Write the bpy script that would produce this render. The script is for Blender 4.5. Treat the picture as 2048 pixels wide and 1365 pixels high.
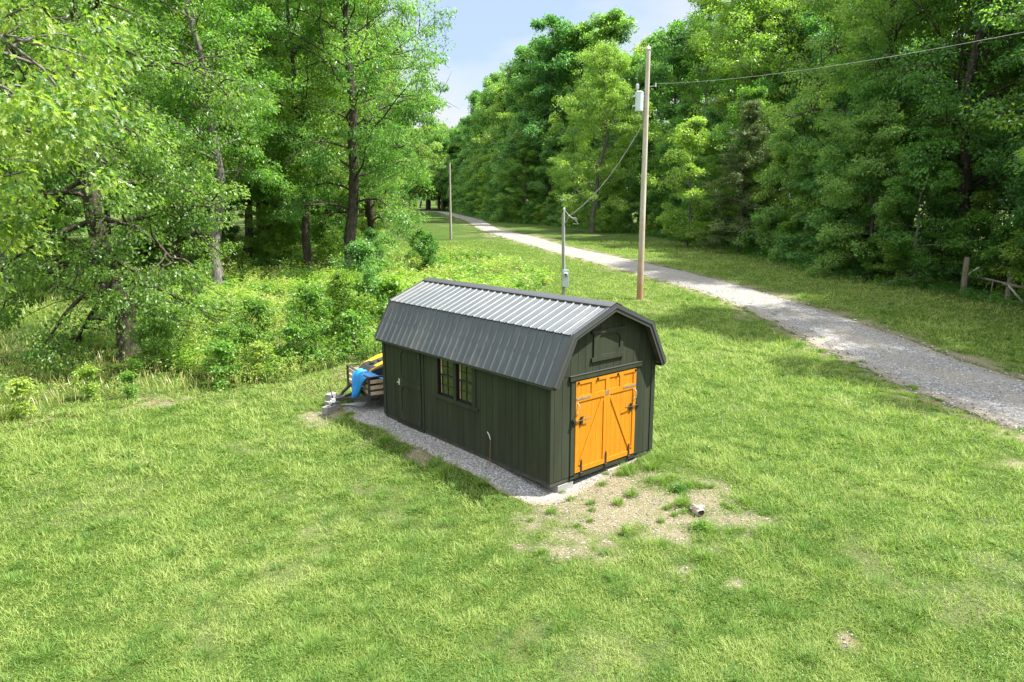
import bpy, math, random
import numpy as np
from mathutils import Vector

# ------------------------------------------------------------------ clean
for o in list(bpy.data.objects):
    bpy.data.objects.remove(o)
S = bpy.context.scene
COL = S.collection
R = math.radians

# ------------------------------------------------------------------ camera
cam = bpy.data.cameras.new("camera")
cam.sensor_width = 36.0
cam.lens = 24.27
cam.clip_end = 3000
cam.clip_start = 0.1
co = bpy.data.objects.new("camera", cam)
COL.objects.link(co)
co.location = (-8.602, -8.960, 5.163)
co.rotation_euler = (R(90 - 10.91), 0, -0.7069)
S.camera = co

# ------------------------------------------------------------------ sky and sun
SUN_EL, SUN_AZ = R(57.5), math.atan2(-0.68, 0.73)      # direction towards the sun, in the ground plane
w = bpy.data.worlds.new("World")
S.world = w
w.use_nodes = True
nt = w.node_tree
nt.nodes.clear()
sky = nt.nodes.new('ShaderNodeTexSky')
sky.sky_type = 'NISHITA'
sky.sun_disc = False
sky.sun_elevation = SUN_EL
sky.sun_rotation = math.pi / 2 - SUN_AZ
sky.air_density = 1.0
sky.dust_density = 0.4
tc = nt.nodes.new('ShaderNodeTexCoord')
mp = nt.nodes.new('ShaderNodeMapping')
mp.inputs['Scale'].default_value = (1.0, 1.0, 2.6)
nz = nt.nodes.new('ShaderNodeTexNoise')
nz.inputs['Scale'].default_value = 2.3
nz.inputs['Detail'].default_value = 7
nz.inputs['Roughness'].default_value = 0.52
cr = nt.nodes.new('ShaderNodeValToRGB')
cr.color_ramp.elements[0].position = 0.38
cr.color_ramp.elements[1].position = 0.62
cr.color_ramp.elements[0].color = (0.93, 0.93, 0.93, 1)
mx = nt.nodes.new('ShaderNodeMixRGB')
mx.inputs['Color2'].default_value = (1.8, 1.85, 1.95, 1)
bg = nt.nodes.new('ShaderNodeBackground')
bg.inputs['Strength'].default_value = 0.15
out = nt.nodes.new('ShaderNodeOutputWorld')
L = nt.links.new
L(tc.outputs['Generated'], mp.inputs['Vector'])
L(mp.outputs['Vector'], nz.inputs['Vector'])
L(nz.outputs['Fac'], cr.inputs['Fac'])
L(cr.outputs['Color'], mx.inputs['Fac'])
cc = nt.nodes.new('ShaderNodeValToRGB')
cc.color_ramp.elements[0].position = 0.33; cc.color_ramp.elements[0].color = (.56, .71, 1.0, 1)
cc.color_ramp.elements[1].position = 0.48; cc.color_ramp.elements[1].color = (.90, .915, .95, 1)
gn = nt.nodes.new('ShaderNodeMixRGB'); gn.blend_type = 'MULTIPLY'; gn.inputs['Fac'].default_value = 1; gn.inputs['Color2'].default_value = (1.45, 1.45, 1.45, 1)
# added fill: unseen sky high overhead is brightened to lift the shade
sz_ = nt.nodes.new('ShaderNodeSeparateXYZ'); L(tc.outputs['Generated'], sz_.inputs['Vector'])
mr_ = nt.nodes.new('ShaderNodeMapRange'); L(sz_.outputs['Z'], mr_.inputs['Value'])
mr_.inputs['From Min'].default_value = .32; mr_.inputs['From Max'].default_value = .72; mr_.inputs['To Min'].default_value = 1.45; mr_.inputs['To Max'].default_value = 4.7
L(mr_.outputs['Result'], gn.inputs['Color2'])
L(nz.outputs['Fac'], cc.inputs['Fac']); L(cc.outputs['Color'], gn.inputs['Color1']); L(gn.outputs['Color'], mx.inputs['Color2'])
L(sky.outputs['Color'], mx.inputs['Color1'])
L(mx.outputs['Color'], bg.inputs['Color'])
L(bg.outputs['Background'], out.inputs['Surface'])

sd = bpy.data.lights.new("sun", 'SUN')
sd.energy = 3.2
sd.angle = R(0.6)
sd.color = (1.0, 0.965, 0.90)
so = bpy.data.objects.new("sun", sd)
COL.objects.link(so)
dirv = Vector((math.cos(SUN_EL) * math.cos(SUN_AZ), math.cos(SUN_EL) * math.sin(SUN_AZ), math.sin(SUN_EL)))
so.rotation_euler = dirv.to_track_quat('Z', 'Y').to_euler()
so.location = (30, -25, 60)

S.view_settings.view_transform = 'Standard'
S.view_settings.look = 'None'
S.view_settings.exposure = 2.1
S.view_settings.gamma = 1.0
S.render.engine = 'CYCLES'
S.cycles.max_bounces = 9
S.cycles.diffuse_bounces = 6
S.cycles.transmission_bounces = 4
S.cycles.glossy_bounces = 3
S.cycles.sample_clamp_indirect = 4
S.cycles.use_denoising = True
S.cycles.denoiser = 'OPENIMAGEDENOISE'
S.cycles.denoising_input_passes = 'RGB_ALBEDO_NORMAL'
S.cycles.denoising_prefilter = 'NONE'

# ------------------------------------------------------------------ helpers
def tag(o, label=None, cat=None, group=None, kind=None):
    if label: o["label"] = label
    if cat: o["category"] = cat
    if group: o["group"] = group
    if kind: o["kind"] = kind
    return o

def empty(name, loc=(0, 0, 0), rz=0.0, label=None, cat=None, group=None):
    o = bpy.data.objects.new(name, None)
    COL.objects.link(o)
    o.location = loc
    o.rotation_euler = (0, 0, rz)
    o.empty_display_size = 0.2
    return tag(o, label, cat, group)

class MB:
    """collects faces of one mesh"""
    def __init__(s): s.v = []; s.f = []; s.m = []; s.cur = 0
    def face(s, pts):
        n = len(s.v); s.v += [tuple(p) for p in pts]; s.f.append(list(range(n, n + len(pts)))); s.m.append(s.cur)
    def grid_faces(s, rows, closed=False):
        n = len(s.v); c = len(rows[0])
        for r in rows: s.v += [tuple(p) for p in r]
        for i in range(len(rows) - 1):
            for j in range(c if closed else c - 1):
                k = (j + 1) % c
                s.f.append([n + i*c + j, n + i*c + k, n + (i+1)*c + k, n + (i+1)*c + j]); s.m.append(s.cur)
    def box(s, a, b):
        (x0, y0, z0), (x1, y1, z1) = a, b
        x0, x1 = min(x0, x1), max(x0, x1); y0, y1 = min(y0, y1), max(y0, y1); z0, z1 = min(z0, z1), max(z0, z1)
        n = len(s.v)
        s.v += [(x0,y0,z0),(x1,y0,z0),(x1,y1,z0),(x0,y1,z0),(x0,y0,z1),(x1,y0,z1),(x1,y1,z1),(x0,y1,z1)]
        for q in ((0,3,2,1),(4,5,6,7),(0,1,5,4),(1,2,6,5),(2,3,7,6),(3,0,4,7)):
            s.f.append([n + i for i in q]); s.m.append(s.cur)
    def beam(s, p, q, w, h, up=(0, 0, 1)):
        p = Vector(p); q = Vector(q); d = (q - p).normalized(); u = Vector(up)
        if abs(d.dot(u)) > 0.98: u = Vector((1, 0, 0))
        r = d.cross(u).normalized() * (w / 2); u = r.cross(d).normalized() * (h / 2)
        n = len(s.v)
        for c in (p, q):
            for a, b in ((-1,-1),(1,-1),(1,1),(-1,1)): s.v.append(tuple(c + r*a + u*b))
        for f in ((3,2,1,0),(4,5,6,7),(0,1,5,4),(1,2,6,5),(2,3,7,6),(3,0,4,7)):
            s.f.append([n + i for i in f]); s.m.append(s.cur)
    def tube(s, pts, rad, seg=8, caps=True):
        pts = [Vector(p) for p in pts]
        if not hasattr(rad, '__len__'): rad = [rad] * len(pts)
        rows = []; ref = None
        for i, p in enumerate(pts):
            d = (pts[min(i+1, len(pts)-1)] - pts[max(i-1, 0)]).normalized()
            if ref is None:
                ref = d.cross(Vector((0.31, 0.87, 0.2))).normalized()
            a = (ref - d * ref.dot(d)).normalized(); ref = a; b = d.cross(a)
            rows.append([p + (a*math.cos(t) + b*math.sin(t)) * rad[i] for t in [2*math.pi*k/seg for k in range(seg)]])
        s.grid_faces(rows, True)
        if caps:
            s.face(list(reversed(rows[0]))); s.face(rows[-1])
    def prism(s, poly, a, b, fn):
        """extrude polygon poly (2D) from a to b; fn(u,v,t)->xyz"""
        A = [fn(u, v, a) for u, v in poly]; B = [fn(u, v, b) for u, v in poly]
        s.face(A); s.face(list(reversed(B)))
        for i in range(len(poly)):
            j = (i + 1) % len(poly)
            s.face([A[j], A[i], B[i], B[j]])
    def build(s, name, mats, parent=None, smooth=False, bevel=0):
        me = bpy.data.meshes.new(name)
        me.from_pydata(s.v, [], s.f)
        if not isinstance(mats, (list, tuple)): mats = [mats]
        for m in mats: me.materials.append(m)
        if len(mats) > 1: me.polygons.foreach_set('material_index', s.m)
        if smooth: me.polygons.foreach_set('use_smooth', [True] * len(me.polygons))
        me.update()
        o = bpy.data.objects.new(name, me)
        COL.objects.link(o)
        if parent: o.parent = parent
        if bevel:
            b = o.modifiers.new('bevel', 'BEVEL'); b.width = bevel; b.segments = 2; b.limit_method = 'ANGLE'
        return o

def npmesh(name, V, F, mat, tint=None, smooth=False):
    """mesh data from numpy arrays; F (n,k)"""
    me = bpy.data.meshes.new(name)
    V = np.ascontiguousarray(V, dtype=np.float32); F = np.ascontiguousarray(F, dtype=np.int32)
    n, k = F.shape
    me.vertices.add(len(V)); me.vertices.foreach_set('co', V.ravel())
    me.loops.add(n * k); me.loops.foreach_set('vertex_index', F.ravel())
    me.polygons.add(n)
    me.polygons.foreach_set('loop_start', np.arange(0, n*k, k, dtype=np.int32))
    me.update(calc_edges=True)
    me.polygons.foreach_set('use_smooth', np.full(n, smooth))
    if tint is not None:
        a = me.attributes.new('tint', 'FLOAT', 'FACE')
        a.data.foreach_set('value', np.ascontiguousarray(tint, dtype=np.float32))
    me.materials.append(mat)
    me.validate()
    return me

def obj(name, me, parent=None):
    o = bpy.data.objects.new(name, me); COL.objects.link(o)
    if parent: o.parent = parent
    return o

def copy_thing(root, loc, rz=0, sc=(1, 1, 1), label=None, group=None):
    r = root.copy(); COL.objects.link(r)
    r.location = loc; r.rotation_euler = (0, 0, rz); r.scale = sc
    if label: r["label"] = label
    if group: r["group"] = group
    for ch in list(root.children):
        c = ch.copy(); COL.objects.link(c); c.parent = r
    return r

# value noise in numpy -------------------------------------------------
_ng = np.random.default_rng(5).random((257, 257))
def vnoise(x, y, s):
    x = np.asarray(x, float) / s + 1000.3; y = np.asarray(y, float) / s + 1000.7
    xi = np.floor(x).astype(int); yi = np.floor(y).astype(int); fx = x - xi; fy = y - yi
    fx = fx*fx*(3-2*fx); fy = fy*fy*(3-2*fy); xi %= 256; yi %= 256
    a = _ng[xi, yi]; b = _ng[xi+1, yi]; c = _ng[xi, yi+1]; d = _ng[xi+1, yi+1]
    return (a*(1-fx)+b*fx)*(1-fy) + (c*(1-fx)+d*fx)*fy
def fbm(x, y, s): return (vnoise(x, y, s)*.55 + vnoise(x+7, y-3, s/2.1)*.28 + vnoise(x-9, y+5, s/4.3)*.17)

def inpoly(x, y, P):
    x = np.asarray(x, float); y = np.asarray(y, float); r = np.zeros(x.shape, bool)
    n = len(P)
    for i in range(n):
        x0, y0 = P[i]; x1, y1 = P[(i+1) % n]
        c = ((y0 > y) != (y1 > y)) & (x < (x1-x0)*(y-y0)/((y1-y0) or 1e-9)+x0)
        r ^= c
    return r
def segdist(x, y, P):
    """distance to polyline"""
    x = np.asarray(x, float); y = np.asarray(y, float); d = np.full(x.shape, 1e9)
    for (x0, y0), (x1, y1) in zip(P[:-1], P[1:]):
        dx, dy = x1-x0, y1-y0
        t = np.clip(((x-x0)*dx+(y-y0)*dy)/(dx*dx+dy*dy+1e-12), 0, 1)
        d = np.minimum(d, np.hypot(x-x0-t*dx, y-y0-t*dy))
    return d

def ss(a, b, x):
    t = np.clip((x-a)/(b-a), 0, 1); return t*t*(3-2*t)

# terrain height --------------------------------------------------------
def gz(x, y):
    x = np.asarray(x, float); y = np.asarray(y, float)
    t = .65*x + .76*y
    sp = lambda a, w: w*np.logaddexp(0, a/w)
    z = -.28 + .06*np.clip(x, -3, 3) + .01*np.clip(y, -3, 6) + .035*sp(t-8, 2.5) - .0214*sp(t-60, 10)
    m = ss(-1.5, -.5, x)*(1-ss(3.2, 4.2, x))*ss(-.1, 2.0, y)*(1-ss(6.6, 8.6, y))
    z = z*(1-m) + (-.10)*m
    return z
def g1(x, y): return float(gz(x, y))
def bumps(x, y): return (fbm(x, y, 2.6)-.5)*.07 + (fbm(x, y, .7)-.5)*.035

# driveway outline (metres, both edges) -------------------------------
NEAR = [(96,236),(112,228),(121,215),(124.5,199),(121.0,181.3),(77.6,107.7),(50.4,66.9),(42.3,52.8),(35.6,39.1),(32.5,32.9),(30.4,27.5),(28.3,23.1),(26.7,19.6),(23.6,12.5),(20.1,7.7),(16.9,3.8),(14.9,1.4),(13.4,-.8),(12.3,-2.3),(11.5,-3.5),(10.9,-4.6),(10.4,-5.6),(8.6,-9.5),(6.0,-16),(3,-26)]
FAR = [(98,241),(115,232),(125,217),(128.5,199),(125.0,179.6),(81.6,106.0),(55.4,68.6),(46.6,50.8),(40.1,40.0),(36.6,31.9),(34.2,25.8),(32.4,21.6),(30.0,16.2),(27.9,12.5),(24.9,7.4),(21.8,2.6),(19.5,-.3),(17.3,-3.4),(15.4,-6.6),(13.2,-11),(10.5,-17),(7.5,-26)]
def resample(P, n):
    P = np.array(P, float); d = np.r_[0, np.cumsum(np.hypot(*np.diff(P, axis=0).T))]
    t = np.linspace(0, 1, n)**1.0
    s = d[-1]*(1-(1-t)**2.2)
    s = np.r_[s]
    return np.c_[np.interp(s, d, P[:, 0]), np.interp(s, d, P[:, 1])]
_n = resample(NEAR, 420); _f = resample(FAR, 420)
# match the far edge to the near edge by closest point so that rungs run across
def closest(P, Q):
    out = []
    for p in P:
        best = None
        for a, b in zip(Q[:-1], Q[1:]):
            d = b-a; t = min(1, max(0, float((p-a)@d/(d@d)))); c = a+t*d; e = float(np.hypot(*(p-c)))
            if best is None or e < best[0]: best = (e, c)
        out.append(best[1])
    return np.array(out)
_f = closest(_n, _f)
k = np.ones(9)/9
for c in (0, 1):
    _f[4:-4, c] = np.convolve(_f[:, c], k, 'valid')
    _n[4:-4, c] = np.convolve(_n[:, c], k, 'valid')
ROADC = (_n + _f) / 2
ROADW = np.hypot(*(_n - _f).T)
ROADPOLY = [tuple(p) for p in _n[::3]] + [tuple(p) for p in _f[::-3]]
PAD = [(-.35,7.9),(.35,8.3),(1.0,7.6),(3.0,6.9),(3.05,.3),(2.6,-.1),(.9,-.30),(-.1,-.35),(-.45,.0),(-.62,.9),(-.66,2.2),(-.6,3.4),(-.7,4.4),(-.62,5.4),(-.78,6.3),(-.62,7.2)]
MEADOW = [(-16,13),(-7.6,12.8),(-5,13.9),(-2.7,12.6),(-0.2,11.4),(1.8,11.9),(3.9,11.0),(6,11.6),(11,14.5),(16,18.5),(20.5,21.3),(24.5,29.3),(26.3,37.9),(26,44),(20,38.5),(11.7,31.4),(8.4,33.3),(5.7,40),(-5.5,38),(-22,38)]

def bare_mask(x, y):
    """0 grass .. 1 worn soil"""
    b = np.zeros(np.shape(x))
    wx_ = (fbm(x+3, y+9, .5)-.5)*1.0; wy_ = (fbm(x-8, y+2, .5)-.5)*1.0
    def blob(cx, cy, rx, ry, a, rot=0.0):
        q_ = min(1.0, rx*1.6)
        c, s = math.cos(rot), math.sin(rot)
        u = (x-cx+wx_*q_)*c+(y-cy+wy_*q_)*s; v = -(x-cx+wx_*q_)*s+(y-cy+wy_*q_)*c
        return a*np.exp(-((u/rx)**2+(v/ry)**2)**1.5)
    b = np.maximum(b, blob(.75, -.8, 1.75, 1.1, 1.12, -.25))
    b = np.maximum(b, blob(1.45, -2.0, 1.35, 1.35, .92))
    b = np.maximum(b, blob(-.5, -1.1, 1.1, 1.3, .85))
    b = np.maximum(b, blob(-.8, 3.15, .33, .45, 1.25))
    b = np.maximum(b, blob(-.9, 7.6, .9, .9, .95))
    b = np.maximum(b, blob(.3, 7.4, 1.2, .8, 1.0))
    b = np.maximum(b, blob(0.0, -4.0, .17, .12, 1.6))
    b = np.maximum(b, blob(-.15, -5.6, .22, .14, 1.3, .4))
    b = np.maximum(b, blob(-.3, -3.1, .35, .3, .5))
    b = np.maximum(b, blob(8.6, -5.6, .7, 1.1, .6, .5))
    b = np.maximum(b, blob(19.6, 13.7, .5, .5, .9))
    rd = np.minimum(segdist(x, y, [tuple(p) for p in _n[::4]]), segdist(x, y, [tuple(p) for p in _f[::4]]))
    b = np.maximum(b, .72*np.exp(-(rd/.36)**2))
    b = np.maximum(b, .55*np.exp(-(rd/1.2)**2)*ss(.45, .6, fbm(x, y, 2.0)))
    edge = segdist(x, y, [(-9,12),(-6.4,12.4),(-5,13),(-4,12.4),(-2.7,11.9),(-1.5,11.2),(-.2,10.5),(1.5,10.6),(3.3,10.2)])
    b = np.maximum(b, .62*np.exp(-(edge/1.1)**2)*ss(.40, .62, fbm(x+44, y, 1.7)))
    n = fbm(x, y, .55); n2 = fbm(x+31, y, .22)
    out = ss(.08, 1.0, b*(.35+1.2*n)+(n2-.5)*.95*np.minimum(1, b*2.2))
    # faint patchiness everywhere
    out = out + np.clip((fbm(x+90, y-40, 2.2)-.56)*2.2, 0, .34)*ss(.35, .65, n)
    return np.clip(out, 0, 1.2)
def litter_mask(x, y):
    a = ss(33, 38, y + .0*x) * (x < 22) * 1.0
    far = np.array(FAR)[:-1]
    tl = segdist(x, y, TREELINE)
    right = (inpoly(x, y, WOODS_R)) * 1.0
    dry = .66*np.exp(-(tl/4.6)**2)*ss(.25, .6, fbm(x, y, 1.4)+.12)
    left = inpoly(x, y, WOODS_L) * 1.0
    return np.clip(np.maximum(np.maximum(right, left), dry), 0, 1)
TREELINE = [(17,-20),(21,-13.5),(27.4,-7),(32.0,-.6),(34.9,4.4),(37.3,11.2),(42,18),(47.5,24.6),(60.5,45.8),(68.8,66.8),(75.5,91.2),(105,143.4),(150,215),(220,325)]
WOODS_R = TREELINE + [(300,325),(300,-60),(10,-60)]
WOODS_L = [(-60,38),(-5,39),(5.7,41),(8.4,34.5),(12,32),(20.5,39),(27,50),(36,70),(58,103),(100,170),(190,320),(120,330),(-60,200)]

# ------------------------------------------------------------------ materials
def newmat(name):
    m = bpy.data.materials.new(name); m.use_nodes = True
    n = m.node_tree; n.nodes.clear()
    o = n.nodes.new('ShaderNodeOutputMaterial')
    return m, n, o
def nd(n, t, **kw):
    x = n.nodes.new(t)
    for k_, v in kw.items():
        if k_ in x.inputs.keys(): x.inputs[k_].default_value = v
        else: setattr(x, k_, v)
    return x
def ramp(n, stops, fac=None):
    r = n.nodes.new('ShaderNodeValToRGB'); e = r.color_ramp.elements
    while len(e) < len(stops): e.new(.5)
    for i, (p, c) in enumerate(stops):
        e[i].position = p; e[i].color = (*c, 1)
    if fac is not None: n.links.new(fac, r.inputs['Fac'])
    return r

def paint(name, base, rough=.6, var=.18, scale=6.0, bump=.15, bscale=60, spec=.3, metal=0.0, dirt=None, stretch=(1, 1, 1)):
    m, n, o = newmat(name); l = n.links.new
    tc = nd(n, 'ShaderNodeTexCoord'); mp = nd(n, 'ShaderNodeMapping'); mp.inputs['Scale'].default_value = stretch
    l(tc.outputs['Object'], mp.inputs['Vector'])
    nz = nd(n, 'ShaderNodeTexNoise', Scale=scale, Detail=6.0, Roughness=.6); l(mp.outputs['Vector'], nz.inputs['Vector'])
    b = tuple(base); lo = tuple(c*(1-var) for c in b); hi = tuple(min(1, c*(1+var)) for c in b)
    stops = [(.3, lo), (.7, hi)]
    r = ramp(n, stops, nz.outputs['Fac'])
    src = r.outputs['Color']
    if dirt:
        nz3 = nd(n, 'ShaderNodeTexNoise', Scale=scale*.6, Detail=8.0, Roughness=.7); l(tc.outputs['Object'], nz3.inputs['Vector'])
        r3 = ramp(n, [(.5, (0, 0, 0)), (.72, (1, 1, 1))], nz3.outputs['Fac'])
        mxx = nd(n, 'ShaderNodeMixRGB'); mxx.inputs['Color2'].default_value = (*dirt, 1)
        l(r3.outputs['Color'], mxx.inputs['Fac']); l(src, mxx.inputs['Color1']); src = mxx.outputs['Color']
    p = nd(n, 'ShaderNodeBsdfPrincipled', Roughness=rough, Metallic=metal)
    p.inputs['Specular IOR Level'].default_value = spec
    l(src, p.inputs['Base Color'])
    if bump:
        nz2 = nd(n, 'ShaderNodeTexNoise', Scale=bscale, Detail=4.0); l(mp.outputs['Vector'], nz2.inputs['Vector'])
        bp = nd(n, 'ShaderNodeBump', Strength=bump, Distance=.01); l(nz2.outputs['Fac'], bp.inputs['Height']); l(bp.outputs['Normal'], p.inputs['Normal'])
    l(p.outputs['BSDF'], o.inputs['Surface'])
    return m

def polemat():
    m = paint('pole_weathered', (.46,.42,.35), .85, .22, 1.6, .5, 40, .15, dirt=(.40,.24,.13), stretch=(6, 6, .25))
    n = m.node_tree; l = n.links.new
    p = [x for x in n.nodes if x.type == 'BSDF_PRINCIPLED'][0]; src = p.inputs['Base Color'].links[0].from_socket
    tc = nd(n, 'ShaderNodeTexCoord'); sx = nd(n, 'ShaderNodeSeparateXYZ'); l(tc.outputs['Object'], sx.inputs['Vector'])
    nz = nd(n, 'ShaderNodeTexNoise', Scale=2.0, Detail=5.0); l(tc.outputs['Object'], nz.inputs['Vector'])
    ma = nd(n, 'ShaderNodeMath', operation='MULTIPLY_ADD'); l(nz.outputs['Fac'], ma.inputs[0]); ma.inputs[1].default_value = 3.5; l(sx.outputs['Z'], ma.inputs[2])
    mr = nd(n, 'ShaderNodeMapRange'); l(ma.outputs[0], mr.inputs['Value']); mr.inputs['From Min'].default_value = 1.8; mr.inputs['From Max'].default_value = 6.0; mr.inputs['To Min'].default_value = .85; mr.inputs['To Max'].default_value = 0
    mx_ = nd(n, 'ShaderNodeMixRGB'); l(mr.outputs['Result'], mx_.inputs['Fac']); l(src, mx_.inputs['Color1']); mx_.inputs['Color2'].default_value = (.30, .145, .06, 1)
    l(mx_.outputs['Color'], p.inputs['Base Color']); return m

def leafmat(name, c0, c1, c2, trans, tw=.50, rough=.36, spec=.45):
    """three stops over the face attribute tint, shifted per object"""
    m, n, o = newmat(name); l = n.links.new
    at = nd(n, 'ShaderNodeAttribute', attribute_name='tint')
    oi = nd(n, 'ShaderNodeObjectInfo')
    ma = nd(n, 'ShaderNodeMath', operation='MULTIPLY_ADD'); l(oi.outputs['Random'], ma.inputs[0]); ma.inputs[1].default_value = .56; ma.inputs[2].default_value = -.26
    ad = nd(n, 'ShaderNodeMath', operation='ADD'); l(at.outputs['Fac'], ad.inputs[0]); l(ma.outputs[0], ad.inputs[1])
    r = ramp(n, [(.0, c0), (.5, c1), (1.0, c2)], ad.outputs[0])
    hs = nd(n, 'ShaderNodeHueSaturation'); 
    mh = nd(n, 'ShaderNodeMath', operation='MULTIPLY_ADD'); l(oi.outputs['Random'], mh.inputs[0]); mh.inputs[1].default_value = -.035; mh.inputs[2].default_value = .512
    l(mh.outputs[0], hs.inputs['Hue']); l(r.outputs['Color'], hs.inputs['Color'])
    p = nd(n, 'ShaderNodeBsdfPrincipled', Roughness=rough); p.inputs['Specular IOR Level'].default_value = spec
    l(hs.outputs['Color'], p.inputs['Base Color'])
    t = nd(n, 'ShaderNodeBsdfTranslucent')
    mc = nd(n, 'ShaderNodeMixRGB', blend_type='MULTIPLY'); mc.inputs['Fac'].default_value = 1
    l(hs.outputs['Color'], mc.inputs['Color1']); mc.inputs['Color2'].default_value = (*trans, 1)
    l(mc.outputs['Color'], t.inputs['Color'])
    ms = nd(n, 'ShaderNodeMixShader'); ms.inputs['Fac'].default_value = tw
    l(p.outputs['BSDF'], ms.inputs[1]); l(t.outputs['BSDF'], ms.inputs[2]); l(ms.outputs['Shader'], o.inputs['Surface'])
    return m

TR = (1.55, 1.75, .65)
M = {}
M['leaf_oak'] = leafmat('leaf_oak', (.062,.130,.030), (.135,.232,.052), (.24,.34,.085), TR)
M['leaf_near'] = leafmat('leaf_near', (.036,.110,.036), (.095,.220,.055), (.23,.34,.075), TR)
M['leaf_mid'] = leafmat('leaf_mid', (.066,.155,.038), (.145,.275,.060), (.26,.37,.09), TR)
M['leaf_dark'] = leafmat('leaf_dark', (.055,.150,.046), (.115,.255,.070), (.20,.34,.10), TR)
M['leaf_light'] = leafmat('leaf_light', (.090,.185,.034), (.180,.310,.055), (.28,.39,.075), TR)
M['leaf_cedar'] = leafmat('leaf_cedar', (.055,.095,.028), (.100,.155,.040), (.145,.205,.050), TR, tw=.2)
M['leaf_shrub'] = leafmat('leaf_shrub', (.050,.135,.028), (.120,.250,.042), (.23,.35,.06), TR)
M['weed'] = leafmat('weed', (.060,.155,.032), (.145,.275,.050), (.28,.37,.095), TR, tw=.40)
M['grass'] = leafmat('grass', (.072,.145,.028), (.186,.284,.056), (.30,.365,.12), (1.35,1.6,.8), tw=.36, rough=.5, spec=.2)
M['tallgrass'] = leafmat('tallgrass', (.085,.175,.028), (.20,.30,.050), (.40,.39,.16), (1.4,1.6,.7), tw=.36)

def barkmat(name, a, b, c):
    m, n, o = newmat(name); l = n.links.new
    tc = nd(n, 'ShaderNodeTexCoord'); mp = nd(n, 'ShaderNodeMapping'); mp.inputs['Scale'].default_value = (1, 1, .22)
    l(tc.outputs['Object'], mp.inputs['Vector'])
    nz = nd(n, 'ShaderNodeTexNoise', Scale=9.0, Detail=8.0, Roughness=.65); l(mp.outputs['Vector'], nz.inputs['Vector'])
    r = ramp(n, [(.28, a), (.5, b), (.75, c)], nz.outputs['Fac'])
    p = nd(n, 'ShaderNodeBsdfPrincipled', Roughness=.9); p.inputs['Specular IOR Level'].default_value = .1
    l(r.outputs['Color'], p.inputs['Base Color'])
    nz2 = nd(n, 'ShaderNodeTexNoise', Scale=26.0, Detail=5.0); l(mp.outputs['Vector'], nz2.inputs['Vector'])
    bp = nd(n, 'ShaderNodeBump', Strength=.7, Distance=.04); l(nz2.outputs['Fac'], bp.inputs['Height']); l(bp.outputs['Normal'], p.inputs['Normal'])
    l(p.outputs['BSDF'], o.inputs['Surface'])
    return m
M['bark_grey'] = barkmat('bark_grey', (.06,.052,.045), (.15,.135,.118), (.30,.28,.25))
M['bark_dark'] = barkmat('bark_dark', (.025,.020,.016), (.065,.052,.042), (.14,.12,.10))

def groundmat():
    m, n, o = newmat('ground'); l = n.links.new
    tc = nd(n, 'ShaderNodeTexCoord')
    ab = nd(n, 'ShaderNodeAttribute', attribute_name='bare'); al = nd(n, 'ShaderNodeAttribute', attribute_name='litter')
    def nz(s, d=6.0, r=.6):
        x = nd(n, 'ShaderNodeTexNoise', Scale=s, Detail=d, Roughness=r); l(tc.outputs['Object'], x.inputs['Vector']); return x
    g = ramp(n, [(.30, (.018,.035,.009)), (.48, (.045,.080,.017)), (.60, (.08,.12,.028)), (.74, (.15,.13,.06))], nz(34, 8, .7).outputs['Fac'])
    g2 = ramp(n, [(.35, (.78,.86,.7)), (.65, (1.15,1.1,1.0))], nz(.35, 4).outputs['Fac'])
    gm = nd(n, 'ShaderNodeMixRGB', blend_type='MULTIPLY'); gm.inputs['Fac'].default_value = 1; l(g.outputs['Color'], gm.inputs['Color1']); l(g2.outputs['Color'], gm.inputs['Color2'])
    s = ramp(n, [(.28, (.065,.062,.03)), (.43, (.155,.132,.08)), (.58, (.25,.22,.15)), (.72, (.40,.365,.28))], nz(38, 10, .75).outputs['Fac'])
    red = ramp(n, [(.62, (0,0,0)), (.74, (1,1,1))], nz(.9, 3).outputs['Fac'])
    sm = nd(n, 'ShaderNodeMixRGB'); l(red.outputs['Color'], sm.inputs['Fac']); l(s.outputs['Color'], sm.inputs['Color1']); sm.inputs['Color2'].default_value = (.30,.165,.085,1)
    f = ramp(n, [(.3, (.035,.035,.016)), (.44, (.055,.085,.02)), (.58, (.09,.125,.03)), (.70, (.13,.095,.05)), (.78, (.20,.145,.08))], nz(12, 9, .75).outputs['Fac'])
    m1 = nd(n, 'ShaderNodeMixRGB'); l(ab.outputs['Fac'], m1.inputs['Fac']); l(gm.outputs['Color'], m1.inputs['Color1']); l(sm.outputs['Color'], m1.inputs['Color2'])
    m2 = nd(n, 'ShaderNodeMixRGB'); l(al.outputs['Fac'], m2.inputs['Fac']); l(m1.outputs['Color'], m2.inputs['Color1']); l(f.outputs['Color'], m2.inputs['Color2'])
    p = nd(n, 'ShaderNodeBsdfPrincipled', Roughness=.95); p.inputs['Specular IOR Level'].default_value = .05
    l(m2.outputs['Color'], p.inputs['Base Color'])
    bp = nd(n, 'ShaderNodeBump', Strength=.8, Distance=.03); l(nz(55, 6, .7).outputs['Fac'], bp.inputs['Height']); l(bp.outputs['Normal'], p.inputs['Normal'])
    l(p.outputs['BSDF'], o.inputs['Surface']); return m
M['ground'] = groundmat()

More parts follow.
